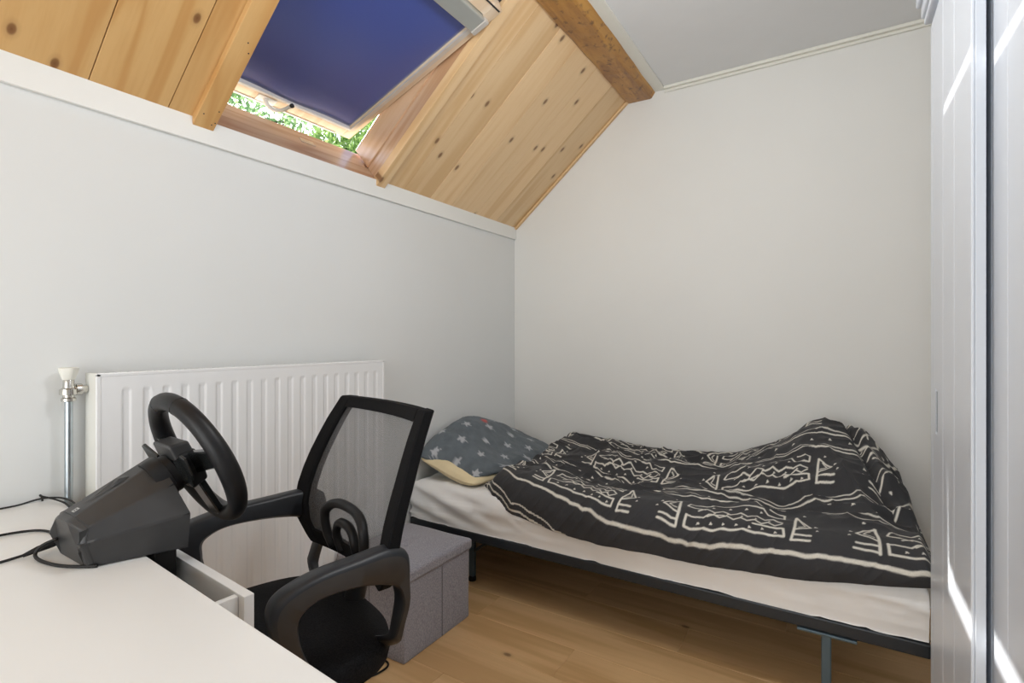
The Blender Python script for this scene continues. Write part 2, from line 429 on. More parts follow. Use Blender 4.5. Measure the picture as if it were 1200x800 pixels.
# reveal lining (d 0..0.085) then fixed frame (0.085..0.21)
wbox('reveal_board', OS0 - .02, OS1 + .02, OY0 - .025, OY0, .0, .085, M['pinej'])
wbox('reveal_board', OS0 - .02, OS1 + .02, OY1, OY1 + .025, .0, .085, M['pinej'])
wbox('reveal_board', OS0 - .02, OS0, OY0, OY1, .0, .085, M['pinef'])
wbox('reveal_board', OS1, OS1 + .02, OY0, OY1, .0, .085, M['pinef'])
wbox('fixed_frame_side', OS0 + .004, OS1 - .004, OY0 - .03, OY0 + .008, .0855, .21, M['pinej'])
wbox('fixed_frame_side', OS0 + .004, OS1 - .004, OY1 - .008, OY1 + .03, .0855, .21, M['pinej'])
wbox('fixed_frame_sill', OS0 - .05, OS0 - .006, OY0 - .03, OY1 + .03, .0855, .20, M['pinef'])
wbox('fixed_frame_head', OS1 - .018, OS1 + .03, OY0 - .03, OY1 + .03, .0855, .21, M['pinef'])
wbox('flashing', -.32, OS0 - .03, OY0 - .1, OY1 + .1, .165, .175, M['flash'])
# latch plate on the sill
wbox('latch_plate', OS0 - .0059, OS0 - .0035, 1.36, 1.43, .115, .145, M['chrome'], .0008)
# tilted sash: pivots at mid height, bottom swung outwards
A_ = SP(.030, 0, .275); B_ = SP(.905, 0, -.052)          # sash lower and upper end of its room-side face
sv = (B_ - A_).normalized(); so = Vector((-sv.z, 0, sv.x)); LS = (B_ - A_).length
TS = math.atan2(sv.z, sv.x)
def HP(s, y, d): return A_ + sv * s + so * d + Vector((0, y, 0))
def hbox(name, s0, s1, y0, y1, d0, d1, mat, bev=.0015, parent=win):
    return local_box(name, (0, s1 - s0, 0, y1 - y0, 0, d1 - d0), mat, parent, HP(s0, y0, d0), (0, -TS, 0), bev)
SY0, SY1 = OY0 + .014, OY1 - .014
def sash_piece(s0, s1, y0, y1, d0, d1, mat, bev=.002): return hbox('sash_rail', s0, s1, y0, y1, d0, d1, mat, bev)
sash_piece(0, LS, SY0, SY0 + .05, 0, .05, M['pines']); sash_piece(0, LS, SY1 - .05, SY1, 0, .05, M['pines'])
sash_piece(0, .060, SY0 + .05, SY1 - .05, 0, .05, M['pines']); sash_piece(LS - .06, LS, SY0 + .05, SY1 - .05, 0, .05, M['pines'])
hbox('gasket', .0, .010, SY0 + .02, SY1 - .09, -.004, 0, M['rail'], .001)
hbox('gasket', LS - .012, LS - .006, SY0 + .01, SY1 - .01, -.002, 0, M['tiehole'], .0)
gl = hbox('glass_pane', .055, LS - .055, SY0 + .045, SY1 - .045, .030, .036, M['glass'], 0)
hbox('sash_cladding', -.015, LS + .01, SY0 - .008, SY0 + .045, .0505, .06, M['dkgrey'])
hbox('sash_cladding', -.015, LS + .01, SY1 - .045, SY1 + .008, .0505, .06, M['dkgrey'])
hbox('sash_cladding', -.050, .045, SY0 + .045, SY1 - .045, .0505, .06, M['dkgrey'])  # lower lip lengthened to narrow the lower sun patch on the wardrobe
hbox('sash_cladding', LS - .045, LS + .01, SY0 + .045, SY1 - .045, .0505, .06, M['dkgrey'])
hbox('sash_sun_baffle', LS - .05, LS + .055, SY0, SY1, .0605, .12, M['dkgrey'])  # unseen block added on the sash top to trim the upper sun patch
# handle on the bottom rail
mb = MB(); p = [HP(.030, 1.235, -.001), HP(.026, 1.24, -.02), HP(.022, 1.268, -.032), HP(.05, 1.290, -.042), HP(.098, 1.297, -.052)]
mb.tube(p, [.008, .009, .008, .0075, .007], 10, smooth=4); 
han = mb.build('handle', M['white'], win, smooth=True)
mb = MB(); q = lambda d: [HP(.012, 1.20, d), HP(.045, 1.20, d), HP(.045, 1.28, d), HP(.012, 1.28, d)]; mb.hexa(q(-.004), q(0)); mb.build('handle_plate', M['white'], win, bevel=.001)
mb = MB(); mb.tube([HP(.097, 1.2968, -.0518), HP(.106, 1.298, -.054)], .0085, 10); mb.build('handle_tip', M['dkgrey'], win, smooth=True, auto=40)

# blind on the sash
bl = thing('roller_blind', HP(LS - .1, 1.33, -.02), 'navy blue roller blind drawn down over the tilted skylight sash', 'blind')
BS0, BS1 = .066, LS - .135
nu, nv = 40, 40; G = np.zeros((nu, nv, 3))
for i in range(nu):
    for j in range(nv):
        s_ = BS0 + (BS1 - BS0) * i / (nu - 1); f = j / (nv - 1); y_ = SY0 + .047 + (SY1 - SY0 - .094) * f
        bulge = .0045 * math.sin(math.pi * f * 3 + i * .08) * (1 - i / nu) + .003 * math.sin(i * .2)
        bulge *= math.sin(math.pi * f) ** .5 if 0 < f < 1 else 0
        G[i, j] = HP(s_, y_, .012 + bulge)
mb = MB(); mb.grid(G); o = mb.build('blind_cloth', M['blind'], bl, smooth=True, fix=False)
md = o.modifiers.new('t', 'SOLIDIFY'); md.thickness = .0012
def bbox_(name, s0, s1, y0, y1, d0, d1, mat, bev=.0015): return hbox(name, s0, s1, y0, y1, d0, d1, mat, bev, bl)
bbox_('headrail', LS - .135, LS - .062, SY0 + .045, SY1 - .045, -.022, .02, M['rail'], .006)
bbox_('headrail_end_cap', LS - .137, LS - .060, SY1 - .045, SY1 - .020, -.024, .0, M['channel'], .004)
bbox_('headrail_end_cap', LS - .137, LS - .060, SY0 + .020, SY0 + .045, -.024, .0, M['channel'], .004)
bbox_('bottom_bar', .054, .066, SY0 + .045, SY1 - .045, -.006, .016, M['white'], .002)
bbox_('side_channel', .066, LS - .137, SY0 + .030, SY0 + .050, -.008, 0, M['channel'], .001)
bbox_('side_channel', .066, LS - .137, SY1 - .050, SY1 - .030, -.008, 0, M['channel'], .001)

# ------------------------------------------------------------ garden outside
b = MB(); b.box(-60, 40, -40, 60, -3.1, -3.0); struct(b.build('ground', M['grass']))
def tree(base, ctr, rad, label, mat, seed, nleaf=4500):
    r = np.random.default_rng(seed)
    t = thing('garden_tree', base, label, 'tree')
    mb = MB(); top = Vector(ctr) + Vector((0, 0, rad[2] * .3))
    mid = (Vector(base) + top) / 2 + Vector((.15, .1, 0))
    mb.tube([base, mid, top], [.16, .12, .04], 10, smooth=5); mb.build('trunk', M['bark'], t, smooth=True)
    mb = MB()
    for k in range(9):
        d = r.normal(size=3); d /= np.linalg.norm(d); d[2] = abs(d[2]) * .7
        st = Vector(ctr) - Vector((0, 0, rad[2] * .5)) + Vector((0, 0, .15 * k))
        en = Vector(ctr) + Vector((d[0] * rad[0], d[1] * rad[1], d[2] * rad[2])) * .85
        mb.tube([st, (st + en) / 2 + Vector((0, 0, .1)), en], [.05, .03, .01], 6, smooth=3)
    br = mb.build('branches', M['bark'], t, smooth=True)
    br['kind'] = 'stuff'
    mb = MB(); cl = []
    for k in range(46):
        d = r.normal(size=3); d /= np.linalg.norm(d); cl.append(np.array(ctr) + d * np.array(rad) * r.uniform(.35, .95))
    for k in range(nleaf):
        c = cl[r.integers(len(cl))] + r.normal(size=3) * .22
        u = r.normal(size=3); u /= np.linalg.norm(u); v_ = np.cross(u, r.normal(size=3)); v_ /= np.linalg.norm(v_)
        l, w_ = r.uniform(.05, .09), r.uniform(.022, .038)
        n_ = np.cross(u, v_) * .01
        mb.add([c - u * l, c + v_ * w_ + n_, c + u * l, c - v_ * w_ + n_], [(0, 1, 2), (0, 2, 3)])
    lf = mb.build('foliage', mat, t, fix=False); lf['kind'] = 'stuff'
tree((-9.0, 4.9, -3), (-9.0, 4.9, 4.5), (1.9, 1.7, 1.5), 'leafy green tree seen through the left end of the skylight gap', M['leaf2'], 3)
tree((-5.3, 5.0, -3), (-5.3, 5.0, 3.3), (1.15, 1.15, 1.0), 'leafy green tree seen past the right lower corner of the skylight', M['leaf'], 5)

# ------------------------------------------------------------ radiator with valve
RX, RY0, RY1, RZ0, RZ1 = -1.726, .594, 1.664, .20, 1.104
rad = thing('radiator', (-1.77, 1.13, RZ0), 'white ribbed panel radiator on the wall behind the office chair', 'radiator')
mb = MB()   # pressed front panel as one sheet with raised ribs
pitch = .0525; ny = 420; ysr = np.linspace(RY0 + .004, RY1 - .004, ny)
zs = np.concatenate([np.linspace(RZ0, RZ0 + .06, 10), np.linspace(RZ0 + .065, RZ1 - .065, 14), np.linspace(RZ1 - .06, RZ1, 14)])
G = np.zeros((ny, len(zs), 3))
for j, z_ in enumerate(zs):
    for i, y_ in enumerate(ysr):
        ph = ((y_ - (RY0 + .046)) / pitch) % 1.0; dist = abs(ph - .5) * pitch      # distance from rib middle
        topd = min(RZ1 - .045 - z_, z_ - (RZ0 + .045))
        inside = max(0, min(1, (.0095 - dist) / .004 + .5)) * max(0, min(1, topd / .008))
        edge = RY0 + .03 < y_ < RY1 - .03
        G[i, j] = (RX + (-.0030 * inside if edge else 0), y_, z_)
mb.grid(G); pan = mb.build('front_panel', M['rad'], rad, smooth=True, auto=50, fix=False)
md = pan.modifiers.new('t', 'SOLIDIFY'); md.thickness = .002; md.offset = 1 
mb = MB(); mb.box(RX - .004, RX + .003, RY0, RY0 + .012, RZ0, RZ1); mb.box(RX - .004, RX + .003, RY1 - .012, RY1, RZ0, RZ1)
mb.box(RX - .004, RX + .003, RY0, RY1, RZ1 - .010, RZ1 + .001); mb.box(RX - .004, RX + .003, RY0, RY1, RZ0 - .001, RZ0 + .010)
mb.build('panel_border', M['rad'], rad, bevel=.0025)
mb = MB(); mb.box(-1.80, RX - .003, RY0 + .001, RY0 + .005, RZ0 + .012, RZ1 + .0005); mb.box(-1.80, RX - .004, RY1 - .005, RY1 - .001, RZ0 + .012, RZ1 - .004)
mb.box(-1.80, -1.79, RY0 + .006, RY1 - .006, RZ0 + .01, RZ1 - .02); mb.build('side_cover', M['radback'], rad, bevel=.001)
mb = MB()
for k in range(60):
    y_ = RY0 + .01 + k * (RY1 - RY0 - .02) / 59; mb.box(-1.788, RX - .005, y_ - .002, y_ + .002, RZ1 - .006, RZ1 - .001)
mb.build('top_grille', M['rad'], rad)['kind'] = 'stuff'
for y_ in (RY0 + .15, RY1 - .15):
    mb = MB(); mb.box(XA + .0002, -1.79, y_ - .015, y_ + .015, RZ1 - .30, RZ1 - .06); mb.build('wall_bracket', M['radback'], rad)
vx, vy = -1.785, .553
mb = MB(); mb.lathe([(.009, 0), (.009, 1.035)], (vx, vy, 0), n=20); mb.build('supply_pipe', M['pipe'], rad, smooth=True, auto=40)
mb = MB(); mb.lathe([(.013, 1.028), (.017, 1.03), (.017, 1.037), (.013, 1.040), (.013, 1.046), (.0205, 1.048), (.0205, 1.062), (.014, 1.066), (.013, 1.070), (.013, 1.086), (.011, 1.089)], (vx, vy, 0), n=12)
mb.lathe([(.009, 0), (.0105, .014), (.0165, .015), (.0165, .028), (.011, .029), (.011, .0405)], (vx, vy, 1.060), (0, 1, 0), n=12)
mb.build('valve_body', M['chrome'], rad, smooth=True, auto=35)
mb = MB(); n = 36; vs_ = []
for zz, rr in ((1.088, .0135), (1.094, .016), (1.114, .0215), (1.120, .0215), (1.122, .017)):
    for k in range(n):
        a = 2 * math.pi * k / n; f = 1 + (.055 * math.cos(6 * a) if zz > 1.10 else 0); vs_.append((vx + rr * f * math.cos(a), vy + rr * f * math.sin(a), zz))
mb.add(vs_, [(i * n + k, i * n + (k + 1) % n, (i + 1) * n + (k + 1) % n, (i + 1) * n + k) for i in range(4) for k in range(n)] + [tuple(range(4 * n, 5 * n)), tuple(reversed(range(n)))])
mb.build('valve_knob', M['knob'], rad, smooth=True, auto=35)

# ------------------------------------------------------------ desk
DZ = .765
dx = Vector((1, -.0785, 0)).normalized()      # along the front edge
dyv = Vector((dx.y, -dx.x, 0)) * 1                # towards the back of the desk (-Y)
DC = Vector((-1.803, .536, 0))                    # far left corner of the top
def DP(a, c, z):
    p = DC + dx * a + dyv * c + Vector((0, 0, z)); p.x = max(p.x, XA + .003); return p
desk = thing('desk', tuple(DP(.6, .3, 0)), 'white laminate desk under the steering wheel with its drawer pulled out', 'desk')
def dbox(name, a0, a1, c0, c1, z0, z1, mat, bev=.0015, parent=desk):
    mb = MB(); q = lambda z: [DP(a0, c0, z), DP(a1, c0, z), DP(a1, c1, z), DP(a0, c1, z)]; mb.hexa(q(z0), q(z1)); return mb.build(name, mat, parent, bevel=bev)
DL, DD = 1.42, .62
def dtop():
    mb = MB(); lo = []; 
    pts = [DP(0, 0, 0), DP(DL, 0, 0), DP(DL, DD, 0), DP(0, DD, 0)]
    for z in (DZ - .034, DZ): lo.append([(max(p.x, XA + .003), p.y, z) for p in pts])
    mb.hexa(lo[0], lo[1]); return mb.build('desktop', M['desk'], desk, bevel=.0015)
dtop()
dbox('side_panel', .03, .045, .03, DD - .03, 0, DZ - .034, M['white'])
dbox('side_panel', DL - .045, DL - .03, .03, DD - .03, 0, DZ - .034, M['white'])
dbox('back_panel', .045, DL - .045, DD - .05, DD - .035, .35, DZ - .034, M['white'])
dbox('apron', .97, DL - .045, .02, .035, DZ - .16, DZ - .034, M['white'])
dbox('drawer_support', .92, .935, .03, DD - .05, DZ - .17, DZ - .034, M['white'])
# open drawer: front edge is at c=-0.075
dr_c = -.090; DA0, DA1 = .30, .885; dz0, dz1 = DZ - .185, DZ - .036
drw = dbox('drawer_front', DA0, DA1, dr_c, dr_c + .019, dz0, dz1, M['white'], .0012)
def sub(name, a0, a1, c0, c1, z0, z1, mat, bev=.001):
    o = dbox(name, a0, a1, c0, c1, z0, z1, mat, bev); o.parent = drw; return o
sub('drawer_side', DA1 - .034, DA1 - .020, dr_c + .0195, dr_c + .46, dz0 + .03, dz1 - .004, M['white'])
sub('drawer_side', DA0 + .020, DA0 + .034, dr_c + .0195, dr_c + .46, dz0 + .03, dz1 - .004, M['white'])
sub('drawer_bottom', DA0 + .034, DA1 - .034, dr_c + .0195, dr_c + .45, dz0 + .034, dz0 + .040, M['desk'])
sub('drawer_back', DA0 + .034, DA1 - .034, dr_c + .45, dr_c + .46, dz0 + .03, dz1 - .02, M['white'])

# ------------------------------------------------------------ steering wheel controller
CX = -1.270
sw = thing('game_steering_wheel', (CX, .47, DZ), 'black racing game steering wheel unit clamped to the white desk edge', 'steering wheel')
fr = [(-1.140, .550, DZ + .002), (-1.138, .554, .838), (-1.188, .545, .893), (-1.248, .541, .938)]      # near side, front
re = [(-1.196, .412, DZ + .001), (-1.188, .395, .818), (-1.198, .402, .846), (-1.242, .394, .859)]
mir = lambda p: (2 * CX - p[0], p[1], p[2])
def ring_(l, top): return l + [mir(p) for p in reversed(l)]
def panels(rings, close0=True, close1=True, nl=10):
    mb = MB(); n = len(rings[0])
    for r0, r1 in zip(rings[:-1], rings[1:]):
        for k in range(n):
            a, b_, c, d = (Vector(p) for p in (r0[k], r0[(k + 1) % n], r1[(k + 1) % n], r1[k]))
            G = np.array([[a.lerp(d, i / nl).lerp(b_.lerp(c, i / nl), j / 4) for j in range(5)] for i in range(nl + 1)]); mb.grid(G)
    if close0: mb.add(rings[0], [tuple(range(n))])
    if close1: mb.add(rings[-1], [tuple(range(n))])
    return mb
def weld(o, sm=40):
    bm = bmesh.new(); bm.from_mesh(o.data); bmesh.ops.remove_doubles(bm, verts=bm.verts, dist=1e-5); bmesh.ops.recalc_face_normals(bm, faces=bm.faces); bm.to_mesh(o.data); bm.free()
    o.data.polygons.foreach_set('use_smooth', [True] * len(o.data.polygons)); o.data.set_sharp_from_angle(angle=R(sm)); return o
body = weld(panels([ring_(re, 0), ring_(fr, 0)]).build('base_housing', M['dkgrey'], sw), 9)
md = body.modifiers.new('bevel', 'BEVEL'); md.width = .003; md.segments = 2; md.limit_method = 'ANGLE'; md.angle_limit = R(9)
# rounded rear nose
rr_ = [(CX + (p[0] - CX) * .985, p[1] + .001, p[2] - .002 if i in (1, 2, 3, 4, 5, 6) else p[2] + .002) for i, p in enumerate(ring_(re, 0))]
L = []
for t in (0, .3, .6, .85, 1.0):
    f = 1 - .14 * (1 - math.sqrt(max(0, 1 - t * t))); yy = -.012 * t
    L.append([(CX + (p[0] - CX) * f, p[1] + yy, .800 + (p[2] - .800) * (.75 + .25 * f) - .006 * t) for p in rr_])
weld(panels(L, nl=3).build('rear_shell', M['dkgrey'], sw), 30)
# dark recess between housing and rear shell on the near side, with its tab
mb = MB(); mb.add([(-1.197, .401, .842), (-1.2005, .388, .838), (-1.199, .386, .80), (-1.193, .398, .815), (-1.203, .409, .770), (-1.212, .398, .772)], [(0, 1, 2, 3), (3, 2, 5, 4)])
o = mb.build('seam', M['tiehole'], sw, fix=False); md = o.modifiers.new('t', 'SOLIDIFY'); md.thickness = .004; md.offset = 0
mb = MB(); mb.box(-1.204, -1.186, .384, .400, .812, .817); mb.build('release_tab', M['dkgrey'], sw, bevel=.001)
# scooped clamp-screw cover in the top surface
def top_pt(u, t, h=0):    # u across -1..1, t rear->front
    a = Vector(re[3]); b_ = Vector(fr[3]); p = a.lerp(b_, t); hw = (p.x - CX); nrm = Vector((0, -(b_.z - a.z), b_.y - a.y)).normalized()
    return Vector((CX + u * hw, p.y, p.z)) + nrm * h
mb = MB(); P = [(-.5, .30), (-.1, .16), (.35, .22), (.55, .45), (.5, .66), (-.35, .66)]
out = [top_pt(u, t, .0006) for u, t in P]; mid_ = [top_pt(u * .8 + .05, .42 + (t - .42) * .8, -.004) for u, t in P]
inn = [top_pt(u * .6 + .05, .42 + (t - .42) * .6, .0012 + .006 * (t > .5)) for u, t in P]
mb.add(out + inn, [(i, (i + 1) % 6, 6 + (i + 1) % 6, 6 + i) for i in range(6)] + [tuple(range(6, 12))])
mb.build('screw_cover', M['dkgrey'], sw, smooth=False, bevel=.0008)
# small pale printed mark
mb = MB()
a0, t0 = .45, .045
for (u0, u1, ta, tb) in ((.30, .36, .02, .085), (.66, .72, .02, .085), (.36, .66, .02, .034), (.36, .66, .071, .085), (.42, .60, .046, .058)):
    mb.add([top_pt(u0, ta, .0045), top_pt(u1, ta, .0045), top_pt(u1, tb, .0045), top_pt(u0, tb, .0045)], [(0, 1, 2, 3)])
o = mb.build('printed_mark', M['label'], sw, fix=False); md = o.modifiers.new('t', 'SOLIDIFY'); md.thickness = .0004
# steering column and wheel
WC = Vector((-1.247, .621, .926)); WN = Vector((.073, .917, .400)).normalized(); WR = .148
We1 = WN.cross(Vector((0, 0, 1))).normalized()      # sideways
if We1.x < 0: We1 = -We1
We2 = We1.cross(WN).normalized()
if We2.z < 0: We2 = -We2
def WP(a, b_, c): return WC + We1 * a + We2 * b_ + WN * c
mb = MB(); mb.lathe([(.048, -.100), (.050, -.088), (.050, -.070), (.044, -.068), (.044, -.055), (.040, -.052), (.040, -.022)], WC, WN, 28)
mb.build('steering_column', M['blackp'], sw, smooth=True, auto=35)
rim = MB(); pts = []; rr = []
for k in range(72):
    a = 2 * math.pi * k / 72; pts.append(WP(WR * math.cos(a), WR * math.sin(a), 0)); 
    d = min(abs(math.cos(a)), 1); rr.append(.0200 + .0022 * d ** 6)
rim.tube(pts, rr, 18, closed=True); rim.build('wheel_rim', M['leather'], sw, smooth=True)
for a in (R(70), R(110), R(-15), R(195)):
    mb = MB(); c0 = WP(WR * math.cos(a), WR * math.sin(a), 0); T = (-We1 * math.sin(a) + We2 * math.cos(a))
    mb.lathe([(.0202, -.0007), (.0210, 0), (.0202, .0007)], c0, T, 18); mb.build('rim_stitch', M['gloss'], sw, smooth=True)
# hub and spokes
mb = MB(); hub = [(-.055, .045), (.055, .045), (.062, .0), (.045, -.045), (-.045, -.045), (-.062, 0)]
mb.hexa([WP(a, b_, -.045) for a, b_ in hub], [WP(a * .9, b_ * .9, -.008) for a, b_ in hub]); mb.build('hub', M['blackp'], sw, bevel=.006, seg=3)
def spoke(pts, w0, w1, th):
    mb = MB(); a, b_ = Vector((*pts[0], 0)), Vector((*pts[1], 0)); d = (b_ - a).normalized(); q = Vector((-d.y, d.x, 0))
    f = lambda c: [WP(*(a + q * w0).xy, c), WP(*(b_ + q * w1).xy, c + .012), WP(*(b_ - q * w1).xy, c + .012), WP(*(a - q * w0).xy, c)]
    mb.hexa(f(-.030), f(-.030 + th)); return mb.build('spoke', M['gloss'], sw, bevel=.003)
spoke(((.04, .012), (WR - .004, .030)), .026, .020, .016); spoke(((-.04, .012), (-WR + .004, .030)), .026, .020, .016); spoke(((0, -.03), (0, -WR + .004)), .030, .024, .016)
for s_ in (-1, 1):     # gear shift paddles behind the wheel
    mb = MB(); L_ = [(s_ * .045, .035), (s_ * .10, .058), (s_ * .118, .052), (s_ * .110, .010), (s_ * .085, -.022), (s_ * .045, -.015)]
    mb.hexa([WP(a, b_, -.056) for a, b_ in L_], [WP(a, b_, -.050) for a, b_ in L_]); mb.build('shift_paddle', M['gloss'], sw, bevel=.002)
mb = MB(); mb.hexa([WP(a, b_, -.052) for a, b_ in ((-.05, .03), (.05, .03), (.046, .07), (-.046, .07))], [WP(a, b_, -.012) for a, b_ in ((-.05, .03), (.05, .03), (.046, .062), (-.046, .062))])
mb.build('button_housing', M['dkgrey'], sw, bevel=.006, seg=3)
for xa, xb in ((-1.232, -1.178), (-1.37, -1.31)):
    mb = MB(); mb.box(xa, xb, .502, .548, .66, .764); mb.build('clamp', M['rubber'], sw, bevel=.006)

def cable(name, pts, r, label, cat='cable', plug=None, mat='rubber', group=None):
    mb = MB(); mb.tube(pts, r, 8, smooth=6)
    if plug: 
        t = thing(name, pts[-1], label, cat, group); mb.build('cord', M[mat], t, smooth=True)
        m2 = MB(); m2.tube(plug[0], plug[1], 10); m2.build('plug', M[mat], t, smooth=True, auto=40); return t
    o = mb.build(name, M[mat], smooth=True); return tag(o, label, cat, group)
z = DZ + .0035
cable('power_cable', [(-1.375, .10, z), (-1.372, .24, z), (-1.368, .32, z), (-1.36, .37, z + .006), (-1.357, .383, z + .012)], .0028,
      'black cable with a thick plug entering the rear of the steering wheel unit', plug=([(-1.3635, .350, z + .002), (-1.359, .372, z + .009), (-1.352, .392, z + .014), (-1.349, .400, z + .016)], [.0035, .0065, .0072, .006]))
cable('pedal_cable', [(-1.56, .12, z), (-1.556, .27, z), (-1.553, .36, z + .001), (-1.52, .42, z), (-1.43, .43, z), (-1.36, .41, z)], .0028,
      'plain black cable lying across the middle of the white desk to the wheel unit')
cable('usb_cable', [(-1.795, .30, z), (-1.80, .40, z), (-1.79, .45, z + .002), (-1.775, .48, z + .010), (-1.755, .50, z + .014), (-1.72, .52, z + .014), (-1.66, .525, z + .010), (-1.55, .51, z), (-1.45, .45, z)], .0024,
      'black cable closest to the wall at the back corner of the desk')
cable('hooked_cable', [(-1.8225, .512, .70), (-1.8225, .508, z - .004), (-1.818, .503, z + .010), (-1.80, .50, z + .011), (-1.76, .518, z + .004), (-1.69, .520, z + .002), (-1.60, .500, z), (-1.50, .44, z)], .0024,
      'black cable hooking down over the desk corner in front of the pipe')
mb = MB(); mb.tube([(-1.322, .392, .800), (-1.335, .372, .79), (-1.338, .362, .775), (-1.31, .362, z + .001), (-1.26, .372, z), (-1.22, .39, z), (-1.19, .412, z)], .0032, 8, smooth=5)
mb.build('looped_lead', M['rubber'], sw, smooth=True)

# ------------------------------------------------------------ office chair
PH = R(-15.5); cu = Vector((math.cos(PH), math.sin(PH), 0)); cv = Vector((cu.y, -cu.x, 0)); CO = Vector((-1.15, .93, 0))
def K(u, v, z): return CO + cu * u + cv * v + Vector((0, 0, z))
ch = thing('office_chair', tuple(K(0, .14, 0)), 'black swivel office chair with mesh back and looped armrests', 'chair')
# seat cushion
def cushion(name, mat, uc, vc, hu, hv, z0, z1, crown, parent, p=3.2):
    nu, nv = 72, 16; G = np.zeros((nu, nv, 3))
    for i in range(nu):
        a = 2 * math.pi * i / nu; c_, s_ = math.cos(a), math.sin(a); r_ = (abs(c_) ** p + abs(s_) ** p) ** (-1 / p)
        for j in range(nv):
            t = j / (nv - 1)
            if t < .35: f = math.sin(t / .35 * math.pi / 2) ; z_ = z0 + (z1 - z0) * .0 ; rr = .80 + .17 * f
            elif t < .65: q_ = (t - .35) / .30; rr = .97 + .03 * math.sin(q_ * math.pi); z_ = z0 + (z1 - z0) * (.5 - .5 * math.cos(q_ * math.pi))
            else: q_ = (t - .65) / .35; rr = .97 * (1 - q_); z_ = z1 + crown * (1 - rr ** 2)
            if t < .35: z_ = z0 - .0 - .015 * (1 - f)
            G[i, j] = K(uc + hu * r_ * c_ * rr, vc + hv * r_ * s_ * rr, z_ - .02 * max(0, (hv * r_ * s_ * rr) / hv) ** 3)
    mb = MB(); mb.grid(G, closed_u=True); mb.add([tuple(G[i, 0]) for i in range(nu)], [tuple(range(nu))])
    return mb.build(name, mat, parent, smooth=True)
cushion('seat', M['seatf'], 0, .165, .280, .250, .418, .478, .020, ch)
mb = MB(); q = lambda z, e: [K(-.19 - e, 0, z), K(.19 + e, 0, z), K(.19 + e, .32, z), K(-.19 - e, .32, z)]; mb.hexa(q(.385, -.02), q(.412, .0)); mb.build('seat_pan', M['blackp'], ch, bevel=.008)
# armrests: closed loops
OUT = [(-.053, .58), (-.053, .63), (-.052, .685), (-.040, .708), (.0, .720), (.077, .715), (.15, .710), (.202, .699), (.239, .684), (.256, .663), (.258, .633), (.245, .585), (.215, .53), (.17, .47), (.11, .425), (.04, .400), (-.01, .42), (-.030, .47), (-.042, .53)]
INN = [(-.036, .579), (-.030, .61), (-.012, .632), (.009, .640), (.03, .647), (.077, .656), (.129, .660), (.165, .657), (.190, .645), (.204, .628), (.204, .60), (.196, .565), (.175, .52), (.14, .475), (.095, .448), (.04, .432), (.008, .450), (-.010, .490), (-.024, .53)]
def cr(P, i, t):
    m = len(P); a, b_, c, d = (np.array(P[(i + k) % m]) for k in (-1, 0, 1, 2))
    return .5 * ((2 * b_) + (c - a) * t + (2 * a - 5 * b_ + 4 * c - d) * t * t + (3 * b_ - a - 3 * c + d) * t ** 3)
for sgn in (1, -1):
    st = (lambda p: (p[0], p[1])) if sgn > 0 else (lambda p: (.270 - (.210 - p[0]) * 1.34, p[1] + (.012 if p[1] > .6 else 0)))
    po = [cr(OUT, i, j / 5) for i in range(len(OUT)) for j in range(5)]; pi_ = [cr(INN, i, j / 5) for i in range(len(INN)) for j in range(5)]; m = len(po); G = []
    for i in range(m):
        zz = po[i][1]; w_ = .028 - .010 * sstep(.62, .48, zz)
        sec_ = [(-w_, .16), (-w_ * .85, .05), (-w_ * .5, 0), (w_ * .35, 0), (w_ * .80, .05), (w_, .20), (w_ * .97, .90), (w_ * .7, 1.), (-w_ * .6, 1.), (-w_, .88)]
        ins = .105 * sstep(.50, .42, zz)
        G.append([tuple(K(sgn * (.276 - ins + uu), *st(po[i] * (1 - f) + pi_[i] * f))) for uu, f in sec_])
    mb = MB(); np_ = 10
    for i in range(m):
        j = (i + 1) % m
        for k in range(np_): mb.add([G[i][k], G[i][(k + 1) % np_], G[j][(k + 1) % np_], G[j][k]], [(0, 1, 2, 3)], 1 if k in (5, 6) else 0)
    o = weld(mb.build('armrest', [M['armtop'], M['armside']], ch, fix=False), 50)
    dv = 0 if sgn > 0 else .03
    mb = MB(); mb.tube([K(sgn * .275, .06 + dv, .410), K(sgn * .23, .1, .395), K(sgn * .15, .12, .392)], [.016, .015, .014], 8, smooth=3); mb.build('armrest_bracket', M['blackp'], ch, smooth=True)
# backrest
zk = [.555, .60, .65, .70, .75, .80, .85, .90, .95, 1.0, 1.018]
hk = [.160, .235, .281, .292, .293, .290, .284, .274, .263, .250, .246]
vk = [-.035, -.020, -.006, -.004, -.014, -.030, -.050, -.072, -.096, -.124, -.134]
def bsurf(f, z, off=0):          # f in -1..1 across
    h = np.interp(z, zk, hk); v = np.interp(z, zk, vk); return K(f * h, v - .030 * (1 - f * f) - off, z)
nz = 44; zz_ = np.linspace(.565, 1.018, nz)
def strip(f0, f1, z0, z1, nf, nzz, off0, off1):
    """closed thin shell over a patch of the backrest"""
    F = np.linspace(f0, f1, nf); Zs = np.linspace(z0, z1, nzz); mb = MB()
    a = np.array([[bsurf(f, z, off0) for z in Zs] for f in F]); b_ = np.array([[bsurf(f, z, off1) for z in Zs] for f in F])
    ring = []
    mb.grid(a); mb.grid(b_)
    mb.grid(np.array([a[0], b_[0]])); mb.grid(np.array([a[-1], b_[-1]])); mb.grid(np.array([a[:, 0], b_[:, 0]])); mb.grid(np.array([a[:, -1], b_[:, -1]]))
    return mb
